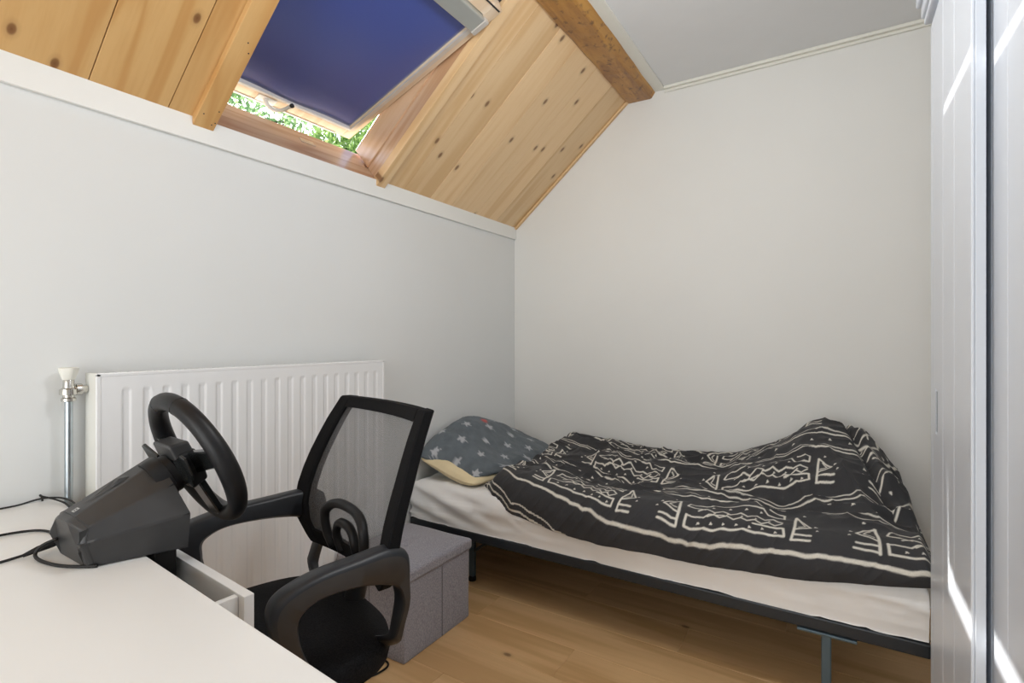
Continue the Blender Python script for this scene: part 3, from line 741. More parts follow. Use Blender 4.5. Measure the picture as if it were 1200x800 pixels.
def weld(o, sm=40):
    bm = bmesh.new(); bm.from_mesh(o.data); bmesh.ops.remove_doubles(bm, verts=bm.verts, dist=1e-5); bmesh.ops.recalc_face_normals(bm, faces=bm.faces); bm.to_mesh(o.data); bm.free()
    o.data.polygons.foreach_set('use_smooth', [True] * len(o.data.polygons)); o.data.set_sharp_from_angle(angle=R(sm)); return o
for s_ in (1, -1):
    o = weld(strip(s_ * .80, s_ * 1.0, .585, 1.018, 5, 40, -.010, .024).build('back_frame_side', M['meshband'], ch)); o.modifiers.new('b', 'BEVEL').width = .004
o = weld(strip(-.80, .80, .987, 1.018, 40, 4, -.010, .014).build('back_frame_top', M['meshband'], ch))
o = weld(strip(-.80, .80, .585, .625, 30, 4, -.008, .014).build('back_frame_bottom', M['meshband'], ch))
mb = MB(); F = np.linspace(-.84, .84, 40); Zs = np.linspace(.62, .99, 40); mb.grid(np.array([[bsurf(f, z, .002) for z in Zs] for f in F])); mb.build('back_mesh', M['mesh'], ch, smooth=True, fix=False)
def lumbar(w_, ztop, zbot, r_):
    pts = [];
    for t in np.linspace(0, 1, 25):
        a = math.pi * (1 - t); f = math.cos(a); s_ = math.sin(a)
        zc = ztop - .07; z = zc + .07 * (s_ ** .8) ; fx = (abs(f) ** .75) * (1 if f > 0 else -1) * w_
        pts.append((fx, z))
    pts = [(-w_ * .95, zbot)] + [(-w_, (zbot + ztop - .07) / 2)] + pts + [(w_, (zbot + ztop - .07) / 2), (w_ * .95, zbot)]
    mb = MB(); mb.tube([bsurf(x_ / .29, z_, -.007) for x_, z_ in pts], r_, 8, smooth=2); mb.build('lumbar_hoop', M['blackp'], ch, smooth=True)
lumbar(.125, .738, .60, .0135); lumbar(.062, .692, .60, .0125)
mb = MB(); mb.tube([bsurf(0, .63, .012), bsurf(0, .58, .02), K(0, -.06, .50), K(0, -.03, .42), K(0, .06, .395)], [.02, .026, .028, .028, .025], 10, smooth=4); mb.build('back_stem', M['blackp'], ch, smooth=True)
for s_ in (-1, 1):
    mb = MB(); mb.tube([bsurf(s_ * .62, .60, .012), bsurf(s_ * .3, .585, .02), K(0, -.06, .52)], [.014, .018, .018], 8, smooth=4); mb.build('back_brace', M['blackp'], ch, smooth=True)
# column and star base
cc = K(0, .14, 0)
mb = MB(); mb.lathe([(.055, .375), (.055, .384), (.03, .35), (.024, .35), (.024, .22), (.033, .22), (.033, .075), (.02, .07)][::-1], cc, n=20); mb.build('gas_column', M['blackp'], ch, smooth=True, auto=35)
for k in range(5):
    a = R(50 + 72 * k) ; d = Vector((math.cos(a), math.sin(a), 0)); 
    mb = MB(); mb.tube([cc + Vector((0, 0, .098)), cc + d * .13 + Vector((0, 0, .092)), cc + d * .265 + Vector((0, 0, .074))], [.026, .021, .015], 8, smooth=3); leg = mb.build('base_leg', M['blackp'], ch, smooth=True)
    e = cc + d * .265; t_ = Vector((-d.y, d.x, 0))
    for s_ in (-1, 1):
        mb = MB(); mb.lathe([(.018, 0), (.025, .003), (.025, .015), (.018, .018)], e + t_ * (s_ * .014 - .009) + Vector((0, 0, .0255)), t_, 18)
        o = mb.build('caster', M['blackp'], ch, smooth=True, auto=35); o.parent = leg

# ------------------------------------------------------------ storage ottoman
ot = thing('storage_ottoman', (-1.545, 1.60, 0), 'grey linen folding storage ottoman between office chair and bed', 'ottoman')
OX0, OX1, OYa, OYb = -1.708, -1.345, 1.395, 1.795
def soft_box(name, x0, x1, y0, y1, z0, z1, mat, r=.012, puff=.0, wob=.002, n=22, tuft=None):
    mb = MB(); faces = []
    def face(f):
        G = np.zeros((n, n, 3))
        for i in range(n):
            for j in range(n): G[i, j] = f(i / (n - 1), j / (n - 1))
        mb.grid(G)
    cx, cy, cz = (x0 + x1) / 2, (y0 + y1) / 2, (z0 + z1) / 2
    face(lambda a, b_: (x0 + (x1 - x0) * a, y0 + (y1 - y0) * b_, z1)); face(lambda a, b_: (x0 + (x1 - x0) * a, y0 + (y1 - y0) * b_, z0))
    face(lambda a, b_: (x0, y0 + (y1 - y0) * a, z0 + (z1 - z0) * b_)); face(lambda a, b_: (x1, y0 + (y1 - y0) * a, z0 + (z1 - z0) * b_))
    face(lambda a, b_: (x0 + (x1 - x0) * a, y0, z0 + (z1 - z0) * b_)); face(lambda a, b_: (x0 + (x1 - x0) * a, y1, z0 + (z1 - z0) * b_))
    out = []
    for (x_, y_, z_) in mb.v:
        q_ = Vector((min(max(x_, x0 + r), x1 - r), min(max(y_, y0 + r), y1 - r), min(max(z_, z0 + r), z1 - r))); d = Vector((x_, y_, z_)) - q_
        if d.length > 1e-9: p = q_ + d.normalized() * r
        else: p = Vector((x_, y_, z_))
        fx, fy = (x_ - x0) / (x1 - x0), (y_ - y0) / (y1 - y0)
        if puff and z_ > cz:
            p.z += puff * 16 * fx * (1 - fx) * fy * (1 - fy)
            for tx, ty in (tuft or []): p.z -= .016 * math.exp(-((fx - tx) ** 2 + (fy - ty) ** 2) / .006)
        w_ = wob * (math.sin(x_ * 23 + z_ * 11) * math.sin(y_ * 19 + 1) )
        p += Vector((w_, w_, w_ * .6)); out.append(tuple(p))
    mb.v = out; return mb
o = weld(soft_box('body', OX0, OX1, OYa, OYb, .0, .292, M['linen'], .007, wob=.0018).build('body', M['linen'], ot), 60)
o = weld(soft_box('lid', OX0 - .008, OX1 + .008, OYa - .008, OYb + .012, .290, .338, M['linen'], .014, .010, .0012, 26, [(.5, .5)]).build('lid', M['linen'], ot), 60)
mb = MB(); mb.box(OX1 + .0005, OX1 + .0022, (OYa + OYb) / 2 + .015, (OYa + OYb) / 2 + .0162, .006, .288); mb.build('fold_seam', M['armtop'], ot)
mb = MB(); mb.box((OX0 + OX1) / 2, (OX0 + OX1) / 2 + .0012, OYa - .0022, OYa - .0005, .006, .288); mb.build('fold_seam', M['armtop'], ot)
mb = MB(); mb.lathe([(.012, 0), (.011, .004), (.005, .007)], ((OX0 + OX1) / 2, (OYa + OYb) / 2, .331), n=16); mb.build('tuft_button', M['linen'], ot, smooth=True)

# ------------------------------------------------------------ bed
BX0, BX1, BY0, BY1 = -1.815, .235, 1.925, 2.86
FZ0, FZ1 = .262, .306
bed = thing('folding_bed', (-.8, 2.4, 0), 'dark steel single bed frame under a white mattress along the far wall', 'bed')
mb = MB()
mb.box(BX0, BX1, BY0, BY0 + .032, FZ0, FZ1); mb.box(BX0, BX1, BY1 - .032, BY1, FZ0, FZ1)
mb.box(BX0, BX0 + .032, BY0 + .032, BY1 - .032, FZ0, FZ1); mb.box(BX1 - .032, BX1, BY0 + .032, BY1 - .032, FZ0, FZ1)
mb.build('side_rail', M['steel'], bed, bevel=.006)
for x_ in (-1.35, -.82, -.29): 
    mb = MB(); mb.box(x_ - .014, x_ + .014, BY0 + .032, BY1 - .032, FZ0 + .004, FZ1 - .012); mb.build('cross_bar', M['steel'], bed, bevel=.004)
mb = MB()
for k in range(40):
    y_ = BY0 + .045 + k * (BY1 - BY0 - .09) / 39; mb.box(BX0 + .03, BX1 - .03, y_ - .0015, y_ + .0015, FZ1 - .011, FZ1 - .008)
for k in range(78):
    x_ = BX0 + .04 + k * (BX1 - BX0 - .08) / 77; mb.box(x_ - .0015, x_ + .0015, BY0 + .03, BY1 - .03, FZ1 - .008, FZ1 - .005)
mb.build('wire_mesh', M['steel'], bed)['kind'] = 'stuff'
mb = MB()
for k in range(60):
    x_ = .02 + k * .0036; mb.tube([(x_, BY0 + .016, FZ1), (x_ + .0018, BY0 + .005, FZ1 + .0125)], .0009, 5)
mb.build('edge_springs', M['blackp'], bed)['kind'] = 'stuff'
def bedleg(x, y, plate=True, brace=0):
    mb = MB(); mb.box(x - .014, x + .014, y, y + .026, .022, FZ0 - (.004 if plate else 0)); o = mb.build('leg', M['steelb'], bed, bevel=.004)
    if plate:
        mb = MB(); mb.box(x - .082, x + .082, y - .006, y + .034, FZ0 - .0095, FZ0 - .0008); p = mb.build('leg_plate', M['steelb'], bed, bevel=.002); p.parent = o
    mb = MB(); mb.lathe([(.019, 0), (.020, .012), (.016, .024)], (x, y + .013, 0), n=14); p = mb.build('foot_cap', M['rubber'], bed, smooth=True, auto=40); p.parent = o
    if brace:
        mb = MB(); mb.tube([(x, y + .013, .14), (x + brace, y + .013, FZ0 + .003)], .007, 8); p = mb.build('leg_brace', M['steel'], bed, smooth=True, auto=40); p.parent = o
bedleg(-.027, BY0 + .002); bedleg(-.027, BY1 - .04); bedleg(-1.535, BY0 + .135, False, .18); bedleg(-1.575, BY1 - .15, False, .22)

# mattress with loose white sheet
def rounded_shell(x0, x1, y0, y1, z0, z1, r, disp, nx=220, ny=110, nside=16):
    # polar-like unwrapping: top grid whose border runs down the sides
    U = np.linspace(-1, 1, nx); V = np.linspace(-1, 1, ny)
    H = z1 - z0
    def prof(t, half):    # t in -1..1 -> (pos, drop)
        L = half + H; a = np.abs(t) * L; s = np.sign(t)
        flat = half - r; arc = r * math.pi / 2
        pos = np.where(a < flat, a, np.where(a < flat + arc, flat + r * np.sin((a - flat) / r), half)); 
        drop = np.where(a < flat, 0, np.where(a < flat + arc, r * (1 - np.cos((a - flat) / r)), r + (a - flat - arc)))
        return s * pos, np.minimum(drop, H)
    px, dxp = prof(U, (x1 - x0) / 2); py, dyp = prof(V, (y1 - y0) / 2)
    X = (x0 + x1) / 2 + px[:, None] + 0 * py[None]; Y = (y0 + y1) / 2 + py[None] + 0 * px[:, None]
    D = np.maximum(dxp[:, None] + 0 * dyp[None], dyp[None] + 0 * dxp[:, None])
    # round the plan corners
    Z = z1 - D
    return X, Y, Z, D
X, Y, Z, D = rounded_shell(BX0 + .002, BX1 - .005, BY0 + .004, BY1 + .02, FZ1 + .001, .498, .045, None)
wr = (ridged(X * 4 + Z * 6, Y * 4 + Z * 14, 3, 3) - .45) * .019 + fbm(X * 9, Y * 9 + Z * 9, 3, 9) * .008
diag = np.sin((X * 1.0 + Z * 2.6) * 24 + fbm(X * 3, Z * 5, 2, 4) * 5) * .011 * sstep(-1.15, -1.7, X) * sstep(.01, .06, D)
side = sstep(.01, .08, D) * sstep(.20, .08, D)
sag = (-.012 * side)
Yn = Y - np.where(Y < 2.4, 1, -1) * (wr * 1.2 * side + diag - 0 * sag + .010 * side)
Yn = np.where(D > .17, Y, Yn)
Zn = Z + wr * (1 - side) - .0 
Xn = X
G = np.stack([Xn, Yn, Zn], -1)
mb = MB(); mb.grid(G); o = mb.build('mattress', M['sheet'], smooth=True, fix=False)
tag(o, 'white sheeted mattress lying on the dark steel bed frame', 'mattress')

# --------- print rasteriser
class Canvas:
    def __init__(s, w, h, ppm): s.a = np.zeros((int(h * ppm), int(w * ppm))); s.p = ppm
    def line(s, pts, wd, wob=.0015):
        p = s.p
        pts = [np.array(q, float) + rng.normal(size=2) * wob for q in pts]
        for a, b_ in zip(pts[:-1], pts[1:]):
            m = wd + .004; x0, x1 = int((min(a[0], b_[0]) - m) * p), int((max(a[0], b_[0]) + m) * p) + 2; y0, y1 = int((min(a[1], b_[1]) - m) * p), int((max(a[1], b_[1]) + m) * p) + 2
            x0 = max(x0, 0); y0 = max(y0, 0); x1 = min(x1, s.a.shape[1]); y1 = min(y1, s.a.shape[0])
            if x1 <= x0 or y1 <= y0: continue
            yy, xx = np.mgrid[y0:y1, x0:x1] / p; d = b_ - a; L = max(1e-9, d @ d)
            t = np.clip(((xx - a[0]) * d[0] + (yy - a[1]) * d[1]) / L, 0, 1)
            ds = np.hypot(xx - a[0] - t * d[0], yy - a[1] - t * d[1]); v = np.clip((wd / 2 - ds) * p + .5, 0, 1)
            s.a[y0:y1, x0:x1] = np.maximum(s.a[y0:y1, x0:x1], v)
    def poly(s, pts):
        p = s.p; P = np.array(pts); x0, x1 = int(P[:, 0].min() * p), int(P[:, 0].max() * p) + 2; y0, y1 = int(P[:, 1].min() * p), int(P[:, 1].max() * p) + 2
        x0 = max(x0, 0); y0 = max(y0, 0); x1 = min(x1, s.a.shape[1]); y1 = min(y1, s.a.shape[0])
        if x1 <= x0 or y1 <= y0: return
        yy, xx = np.mgrid[y0:y1, x0:x1] / p; ins = np.zeros(xx.shape, bool); n = len(P)
        for i in range(n):
            a, b_ = P[i], P[(i + 1) % n]; c = (a[1] > yy) != (b_[1] > yy)
            xin = (b_[0] - a[0]) * (yy - a[1]) / (b_[1] - a[1] + 1e-12) + a[0]; ins ^= c & (xx < xin)
        s.a[y0:y1, x0:x1] = np.maximum(s.a[y0:y1, x0:x1], ins)
    def sample(s, u, v):
        x = u * s.p - .5; y = v * s.p - .5; h, w_ = s.a.shape
        xi = np.clip(np.floor(x).astype(int), 0, w_ - 2); yi = np.clip(np.floor(y).astype(int), 0, h - 2); fx = np.clip(x - xi, 0, 1); fy = np.clip(y - yi, 0, 1); a = s.a
        r = (a[yi, xi] * (1 - fx) + a[yi, xi + 1] * fx) * (1 - fy) + (a[yi + 1, xi] * (1 - fx) + a[yi + 1, xi + 1] * fx) * fy
        return r * ((u >= 0) & (u < w_ / s.p) & (v >= 0) & (v < h / s.p))

# --------- duvet print: mud-cloth style hand-drawn lines
DW, DH = 2.3, 1.75
cvs = Canvas(DW, DH, 520)
def hline(v, wd=.006, step=.06, amp=.003, u0=0., u1=DW):
    n = int((u1 - u0) / step); cvs.line([(u0 + (u1 - u0) * i / n, v + random.uniform(-amp, amp)) for i in range(n + 1)], wd, 0)
def tri(u, v, s=.008): cvs.poly([(u - s, v - s), (u + s, v - s * .3), (u - s * .4, v + s)])
def figure(u, v, s=1, h=.13):     # E/K-like upright with triangle and feet
    cvs.line([(u, v), (u + s * .008, v + h)], .0075)
    cvs.line([(u + s * .008, v + h), (u + s * .052, v + h * .55), (u + s * .004, v + h * .34)], .0065)
    cvs.line([(u + s * .02, v + h * .80), (u + s * .034, v + h * .57), (u + s * .012, v + h * .48)], .004)
    cvs.line([(u, v), (u + s * .055, v + .003)], .0075); cvs.line([(u + s * .003, v + .022), (u + s * .055, v + .024)], .0075)
    tri(u + s * .064, v + h * .62, .006); tri(u + s * .07, v + h * .40, .005); tri(u + s * .03, v + h * 1.12, .005)
def zig(u0, u1, v, per, amp, wd=.006):
    n = max(2, int((u1 - u0) / per * 2)); cvs.line([(u0 + (u1 - u0) * i / n, v + (amp if i % 2 else -amp)) for i in range(n + 1)], wd, .001)
def block(u0, v0, L=.30, h=.15):
    cvs.line([(u0, v0 + h * .30), (u0 + .004, v0), (u0 + L, v0 + .006), (u0 + L - .003, v0 + h * .26), (u0 + L * .7, v0 + h * .30)], .0075)
    cvs.line([(u0, v0 + h * .3), (u0 + L * .18, v0 + h * .30), (u0 + L * .24, v0 + h * .44), (u0 + L * .40, v0 + h * .44)], .006)
    zig(u0 + L * .22, u0 + L * .98, v0 + h * .40, .045, h * .06); zig(u0 + L * .12, u0 + L * .98, v0 + h * .60, .052, h * .07)
    cvs.line([(u0 + L, v0 + h * .78), (u0 + L * .84, v0 + h * .80), (u0 + L * .78, v0 + h * .98), (u0 + L * .30, v0 + h * .98), (u0 + L * .2, v0 + h * .86), (u0 + .01, v0 + h * .88), (u0, v0 + h * .66), (u0 + L * .2, v0 + h * .62)], .006)
    cvs.line([(u0 + L, v0 + h * .78), (u0 + L + .002, v0 + h * 1.0), (u0 + L * .86, v0 + h * 1.02)], .006)
    for k in range(7): tri(u0 + L * (.14 + .13 * k), v0 + h * (.16 if k % 2 else .13), .006)
    for k in range(5): tri(u0 + L * (.3 + .14 * k), v0 + h * .51, .005)
    for k in range(4): tri(u0 + L * (.28 + .16 * k), v0 + h * .82, .006)
hline(.185, .0095, .05, .003)
for row, v0 in enumerate((.225, .60, .99, 1.37)):
    for k in range(-1, 5):
        u0 = .33 + (.06 if row % 2 else 0) + k * .60
        figure(u0 - .02, v0 - .004, -1, .135); block(u0, v0 - .002, .33, .140); figure(u0 + .355, v0 - .004, 1, .135)
for v0 in (.415, .79, 1.18):
    hline(v0, .0065, .07, .006); hline(v0 + .020, .0045, .07, .005); hline(v0 + .105, .0065, .07, .006); hline(v0 + .125, .0045, .07, .005)
    for k in range(34): tri(.03 + k * .068 + random.uniform(-.008, .008), v0 + .063 + random.uniform(-.006, .006), .0065)

# --------- duvet shape
nx, ny = 980, 500
U = np.linspace(0, 1, nx)[:, None] * np.ones((1, ny)); T = np.ones((nx, 1)) * np.linspace(0, 1, ny)[None]
XL, XRr = -1.405, .262
Xb = XL + (XRr - XL) * U
# lower front edge and shoulder heights along X
kx = [-1.41, -1.2, -1.0, -.8, -.46, -.07, .22, .27]
zb = np.interp(Xb, kx, [.492, .428, .402, .390, .400, .426, .478, .49])
zt = np.interp(Xb, kx, [.600, .592, .585, .575, .570, .565, .570, .56])
yf = np.interp(Xb, kx, [1.955, 1.915, 1.90, 1.895, 1.90, 1.90, 1.905, 1.91])
yfar = 2.875
zw = np.interp(Xb, [-1.41, -1.35, -1.2, -1.0, -.8, -.6, -.46, -.36, -.22, -.06, .03, .12, .22, .27], [.56, .625, .615, .60, .595, .60, .61, .64, .66, .665, .66, .62, .575, .55])
# t: 0..0.05 tuck under, 0.05..0.22 front roll, rest top
Yv = np.zeros_like(Xb); Zv = np.zeros_like(Xb)
ta, tb = .045, .20
s1 = np.clip(T / ta, 0, 1); s2 = np.clip((T - ta) / (tb - ta), 0, 1); s3 = np.clip((T - tb) / (1 - tb), 0, 1)
ang = s2 * math.pi
q2 = s2 * math.pi / 2
RB = .115                                     # depth of the rounded front
Yv = np.where(T <= ta, yf + .045 * (1 - s1), yf - .016 * np.sin(s2 * math.pi) + RB * (1 - np.cos(q2)) ** 1.1)
Zv = np.where(T <= ta, zb + .012 * (1 - s1), zb + (zt - zb) * np.sin(q2))
Ytop0 = yf + RB
Yv = np.where(T > tb, Ytop0 + (yfar - Ytop0) * s3, Yv)
Zv = np.where(T > tb, zt + (zw - zt) * sstep(0, 1, s3), Zv)
tp = sstep(tb - .11, tb + .10, T)
# hump at the foot end by the wall, with a diagonal fold-back
hx = (Xb + .02); hy = (Yv - 2.66)
hump = .155 * np.exp(-((hx / .24) ** 2) ** 1.15 - (hy / .30) ** 2)
hump += .045 * np.exp(-((Xb - .12) / .16) ** 2 - ((Yv - 2.36) / .22) ** 2)
crease = (Xb - (.035 + (2.75 - Yv) * .25))      # >0: folded-back corner
Zv = Zv + hump * tp
Zv = Zv - .030 * np.exp(-(crease / .016) ** 2) * tp * sstep(2.15, 2.3, Yv) + .020 * sstep(.0, .04, crease) * sstep(.12, .05, crease) * tp * sstep(2.2, 2.4, Yv)
# folds
fx = Xb * 5.2 + Yv * 2.2; fy = Yv * 7.5 - Xb * 1.6
wf = (ridged(fx + 3, fy, 2, 21) - .42) * .058 + fbm(Xb * 3.2, Yv * 4, 2, 31) * .034
soft = fbm(Xb * 14, Yv * 14, 3, 55) * .010
edgeq = sstep(0, .18, s3) * sstep(1.0, .93, s3)
Zv = Zv + (wf * (.35 + .65 * edgeq) + soft) * tp
long_ = np.sin((Yv - 1.95) * 17 + fbm(Xb * 2.1, Yv * 2, 2, 61) * 3.2) * .008 * edgeq
Zv = Zv + long_ * tp
# front roll wrinkles
fw_ = (fbm(Xb * 11 + Zv * 3, Zv * 5, 3, 71)) * .010 + (ridged(Xb * 8 - Zv * 6, Zv * 3, 3, 81) - .4) * .018
Yv = Yv - fw_ * sstep(0, .08, T) * (1 - tp)
Zv = Zv + fbm(Xb * 6, Xb * 0 + 2, 2, 91) * .008 * (1 - tp)
# left (head) end falls onto the mattress; right end falls over the foot
el = sstep(.0, .055, U); Zleft = .512
lf_ = np.clip(U / .05, 0, 1)
Ztop_ = Zleft * (1 - el) + Zv * el
Zfr = .505 + (Zv - .505) * (.30 + .70 * el)
Zv = Ztop_ * tp + Zfr * (1 - tp)
Yv = Yv + (1 - el) * .040 * (1 - tp)
Zv = np.maximum(Zv, np.where((Yv > BY0 + .03) & (T > tb * .7), .512, 0))
er = sstep(1.0, .975, U)
Zv = Zv * er + (1 - er) * np.minimum(Zv, .50)
Xb2 = Xb - (1 - el) * .0 + fbm(Yv * 4, Yv * 0 + 3, 2, 15) * .02 * (1 - el) - .06 * sstep(2.2, 2.85, Yv) * (1 - sstep(0, .3, U)) + .03 * np.exp(-((Yv - 2.3) / .15) ** 2) * (1 - sstep(0, .2, U))
Yv = np.minimum(Yv, YB - .035)
P = np.stack([Xb2, Yv, Zv], -1)
# cloth coordinates: arc length across
dseg = np.sqrt((np.diff(Yv, axis=1)) ** 2 + (np.diff(Zv, axis=1) * .6) ** 2); vv = np.concatenate([np.zeros((nx, 1)), np.cumsum(dseg, 1)], 1)
uu = (Xb - XL) * 1.0
vv = vv * .97
uw = uu + .03 * fbm(Xb * 3.3, Yv * 3.3, 3, 101); vw = vv + .034 * fbm(Xb * 3.1 + 9, Yv * 3.5, 3, 111) * sstep(.15, .35, vv)
arc = np.interp(Xb, [-1.41, -1.26, -1.0, -.75, -.49, -.045, .21, .26], [.175, .165, .140, .105, .085, .097, .072, .065])
ink = cvs.sample(uw + .0, vw - arc + .185) * (vw - arc > -.02)
fu = 1.0 + (Yv - 2.0) * 1.1 + .35 * (crease); fv = .15 + crease * 1.15
c_, s_ = math.cos(R(-62)), math.sin(R(-62))
u2 = .9 + (Xb - .1) * c_ - (Yv - 2.5) * s_; v2 = .62 + (Xb - .1) * s_ + (Yv - 2.5) * c_
ink2 = cvs.sample(u2 + .02 * fbm(Xb * 5, Yv * 5, 2, 7), v2)
fold = (crease > .0) & (T > tb) & (Yv > 2.18)
ink = np.where(fold, ink2, ink)
# woven edge, head end border lines
hem = .075 * sstep(-1.30, -.66, Xb)
ink = np.maximum(ink, ((np.abs(vv - .066 + hem) < .0030) | (np.abs(vv - .086 + hem) < .0024)) * (Xb < -.60) * .95)
ink = np.maximum(ink, ((np.abs(uu - .018) < .003)) * (vv < .12) * .9)
dark = np.array([.031, .031, .034]); pale = np.array([.74, .71, .63])
col = dark[None, None] * (1 - ink[..., None]) + pale[None, None] * ink[..., None]
def grid_obj(name, P, col, mat, parent=None, thick=0.):
    nu, nv, _ = P.shape; me = bpy.data.meshes.new(name)
    idx = np.arange(nu * nv).reshape(nu, nv); q = np.stack([idx[:-1, :-1], idx[1:, :-1], idx[1:, 1:], idx[:-1, 1:]], -1).reshape(-1, 4)
    off = np.array(parent['_base']) if parent is not None else np.zeros(3)
    me.vertices.add(nu * nv); me.vertices.foreach_set('co', (P - off).reshape(-1).astype(np.float32))
    me.loops.add(q.size); me.loops.foreach_set('vertex_index', q.reshape(-1).astype(np.int32))
    me.polygons.add(len(q)); me.polygons.foreach_set('loop_start', np.arange(0, q.size, 4, dtype=np.int32)); me.polygons.foreach_set('use_smooth', [True] * len(q))
    me.update(calc_edges=True); me.validate()
    if col is not None:
        at = me.color_attributes.new('print', 'FLOAT_COLOR', 'POINT'); at.data.foreach_set('color', np.concatenate([col, np.ones((nu, nv, 1))], -1).reshape(-1).astype(np.float32))
    me.materials.append(mat); o = bpy.data.objects.new(name, me); C.objects.link(o)
    if parent is not None: o.parent = parent
    return o
o = grid_obj('duvet', P, col, M['duvet'])
tag(o, 'rumpled charcoal duvet with white hand-drawn tribal line print lying on mattress', 'duvet')

# --------- pillow: cream inner showing from a star-print case
pl = thing('pillow', (-1.62, 2.4, .5), 'pillow in a grey star-print case with cream filling showing against wall corner', 'pillow')
def pillow_grid(nu, nv, y0, y1, wid, thick, seed, bag=0., shiftz=0.):
    th = np.linspace(0, 2 * math.pi, nu)[:, None] * np.ones((1, nv)); t = np.ones((nu, 1)) * np.linspace(-1, 1, nv)[None]
    end = (1 - np.abs(t) ** 5) ** .5
    a = np.cos(th); b_ = np.sin(th)
    lat = np.sign(a) * np.abs(a) ** .75 * wid / 2 * (.86 + .14 * end) * np.where(np.abs(t) > .999, .9, 1)
    h = np.sign(b_) * np.abs(b_) ** 1.15 * thick / 2 * end
    y = (y0 + y1) / 2 + t * (y1 - y0) / 2
    h = h + fbm(lat * 9 + 5, y * 9, 3, seed) * .010 * end * (b_ > 0) + (ridged(lat * 6, y * 5, 2, seed + 5) - .4) * .018 * end * (b_ > 0)
    return lat, y, h, th, t
def bend(lat, y, h):       # lies low in front, leans up against the wall at its rear edge
    # lat: + towards the room (low), - towards the wall (high)
    q = np.clip((.22 - lat) / .44, 0, 1)
    up = .16 * np.exp(-((y - 2.34) / .36) ** 2) * sstep(.15, 1., q) 
    x = -1.605 + lat * .88; z = .575 - .02 + h + up - .03 * (1 - q)
    x = np.maximum(x, XA + .006); x = x + .03 * h
    return x, y + 0 * x, np.maximum(z, .503)
lat, y_, h, th, t = pillow_grid(160, 150, 1.99, 2.78, .47, .155, 3)
x, yy, z_ = bend(lat, y_, h)
# open end of the case sweeps back diagonally towards the room side
yy = yy + (.5 - .5 * t) ** 2.5 * (.24 * sstep(.75, .05, np.sin(th)) * sstep(-.12, .08, lat) - .04 * sstep(.0, -.2, lat))
Pp = np.stack([x, yy, z_], -1)
star = Canvas(.9, .9, 600)
for i in range(9):
    for j in range(9):
        cu_, cv_ = .05 + i * .135 + (.065 if j % 2 else 0), .03 + j * .125; rot = random.uniform(-.4, .4); S = []
        for k in range(10):
            r_ = .031 if k % 2 == 0 else .0125; a = math.pi / 5 * k + rot; S.append((cu_ + r_ * math.sin(a), cv_ + r_ * math.cos(a)))
        star.poly(S)
ik = star.sample((lat + .30) * 1.0, (y_ - 1.98)) * (np.sin(th) > -.2)
base = np.array([.125, .150, .170]) * (1 + .25 * fbm(lat * 30, y_ * 30, 3, 2))[..., None]
cl_ = base * (1 - ik[..., None]) + np.array([.48, .50, .53]) * ik[..., None]
red = np.exp(-(((lat + .10) / .018) ** 2 + ((y_ - 2.40) / .022) ** 2) ** 2) * (np.sin(th) > 0)
cl_ = cl_ * (1 - red[..., None]) + np.array([.55, .09, .08]) * red[..., None]
grid_obj('pillowcase', Pp, cl_, M['pillowcase'], pl)
lat, y_, h, th, t = pillow_grid(90, 90, 1.955, 2.70, .41, .120, 13)
x, yy, z_ = bend(lat, y_, h * .95); x = x * 1 - .004; z_ = np.maximum(z_ - .010, .5025)
grid_obj('cream_filling', np.stack([x, yy, z_], -1), None, M['cream'], pl)['label'] = 'cream cotton inner pillow'

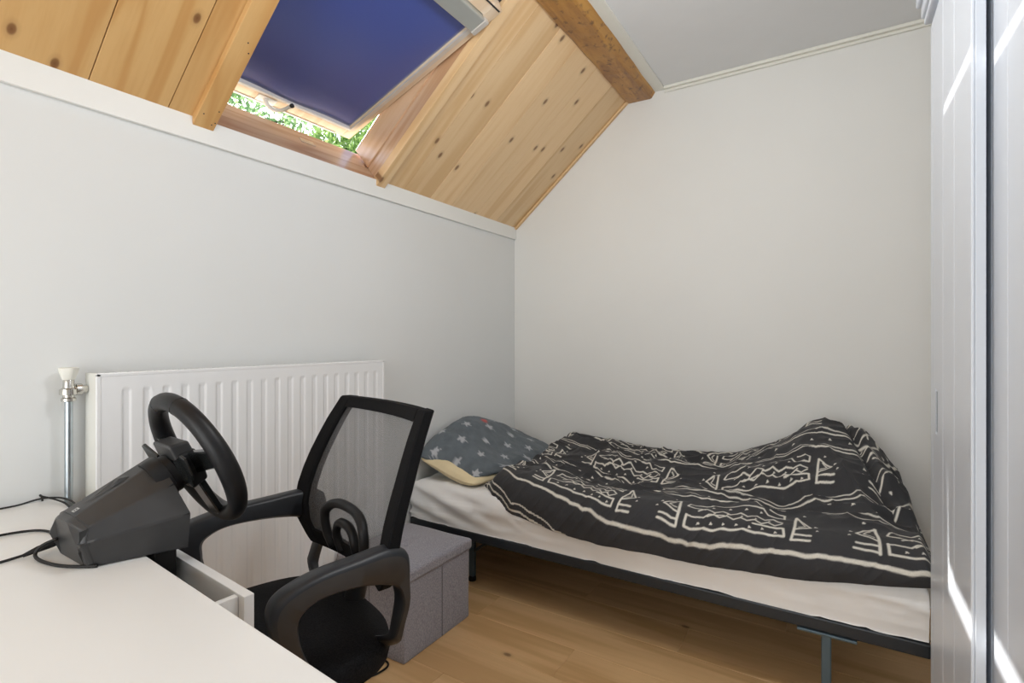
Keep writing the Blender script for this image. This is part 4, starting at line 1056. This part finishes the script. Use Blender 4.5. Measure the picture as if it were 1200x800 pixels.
# ------------------------------------------------------------ wardrobe
WX = .215; WYE = 1.79; WT = 2.045
wd = thing('wardrobe', (.5, .9, 0), 'tall pale grey wardrobe with grooved sliding doors at the right', 'wardrobe')
mb = MB()
mb.box(WX + .075, XR - .02, WYE - .02, WYE, 0, WT); mb.box(WX + .075, XR - .02, -.40, -.38, 0, WT); mb.box(XR - .04, XR - .02, -.38, WYE - .02, 0, WT)
mb.box(WX + .075, XR - .04, -.38, WYE - .02, WT - .02, WT); mb.box(WX + .075, XR - .04, -.38, WYE - .02, .06, .08); mb.box(WX + .09, WX + .10, -.38, WYE - .02, 0, .06)
mb.build('carcass', M['ward'], wd)
mb = MB(); mb.box(WX + .004, WX + .075, WYE - .012, WYE, 0, WT); mb.build('end_stile', M['ward'], wd, bevel=.002)
def plank_door(y0, y1, x, edge_grooves, pull=None):
    th_ = .0215
    d = MB(); d.box(x + .006, x + th_, y0, y1, .055, WT - .006); o = d.build('sliding_door', M['ward'], wd, bevel=.001)
    ys = [y0] + edge_grooves + [y1]
    for a, c in zip(ys[:-1], ys[1:]):
        m_ = MB(); m_.box(x, x + .0062, a + .0012, c - .0012, .055, WT - .006); p = m_.build('door_board', M['ward'], wd, bevel=.0022); p.parent = o
    if pull:
        m_ = MB(); m_.box(x - .0012, x + .001, pull - .006, pull + .006, .966, 1.068); p = m_.build('finger_pull', M['dkgrey'], wd, bevel=.0008); p.parent = o
        m_ = MB(); m_.box(x - .002, x - .0012, pull - .0085, pull - .0065, .960, 1.074); m_.box(x - .002, x - .0012, pull + .0065, pull + .0085, .960, 1.074); p = m_.build('pull_rim', M['ward'], wd); p.parent = o
    return o
plank_door(1.283, WYE - .014, WX, [1.449, 1.586, 1.735], pull=1.672)
plank_door(.62, 1.345, WX + .032, [.73, .88, 1.03, 1.192, 1.30])
plank_door(-.02, .68, WX, [.13, .28, .43, .58])
mb = MB(); mb.box(WX + .010, WX + .075, -.40, WYE - .012, WT - .006, WT + .01); mb.build('door_track', M['ward'], wd)
mb = MB(); mb.box(WX + .004, WX + .075, -.40, WYE - .012, .0, .045); mb.build('door_track', M['ward'], wd)
mb = MB(); mb.box(WX - .012, XR - .02, -.41, WYE + .005, WT + .01, WT + .03); mb.box(WX - .018, XR - .02, -.41, WYE + .010, WT + .03, WT + .065); mb.box(WX - .028, XR - .02, -.41, WYE + .018, WT + .065, WT + .12)
mb.build('cornice', M['ward'], wd, bevel=.005)

# ------------------------------------------------------------ floor cables
cable('floor_cable', [(-1.62, 1.30, .004), (-1.50, 1.345, .004), (-1.43, 1.372, .005), (-1.395, 1.365, .006), (-1.385, 1.335, .005), (-1.40, 1.28, .004), (-1.45, 1.22, .004)], .0035,
      'black cable looping on the oak floor in front of the ottoman')
cable('floor_cable', [(-1.62, 1.33, .011), (-1.53, 1.36, .011), (-1.475, 1.35, .010), (-1.435, 1.325, .009), (-1.425, 1.29, .0035), (-1.44, 1.24, .0035), (-1.50, 1.20, .0035)], .0032,
      'thinner inner black cable curling under the chair seat on floor')
# added out-of-frame fitting, gives the ceiling fill light a body
lp = thing('fill_light_fitting', (-.35, 1.15, ZC), 'added out-of-frame white pendant fitting above the ceiling fill light', 'lamp')
mb = MB(); mb.lathe([(.05, -.03), (.05, 0)], (-.35, 1.15, ZC - .0005), n=20); mb.build('canopy', M['white'], lp, smooth=True, auto=40)
mb = MB(); mb.lathe([(.003, -.24), (.003, -.03)], (-.35, 1.15, ZC), n=8); mb.build('flex', M['white'], lp)

for o in list(bpy.data.objects):
    if '_base' in o: del o['_base']
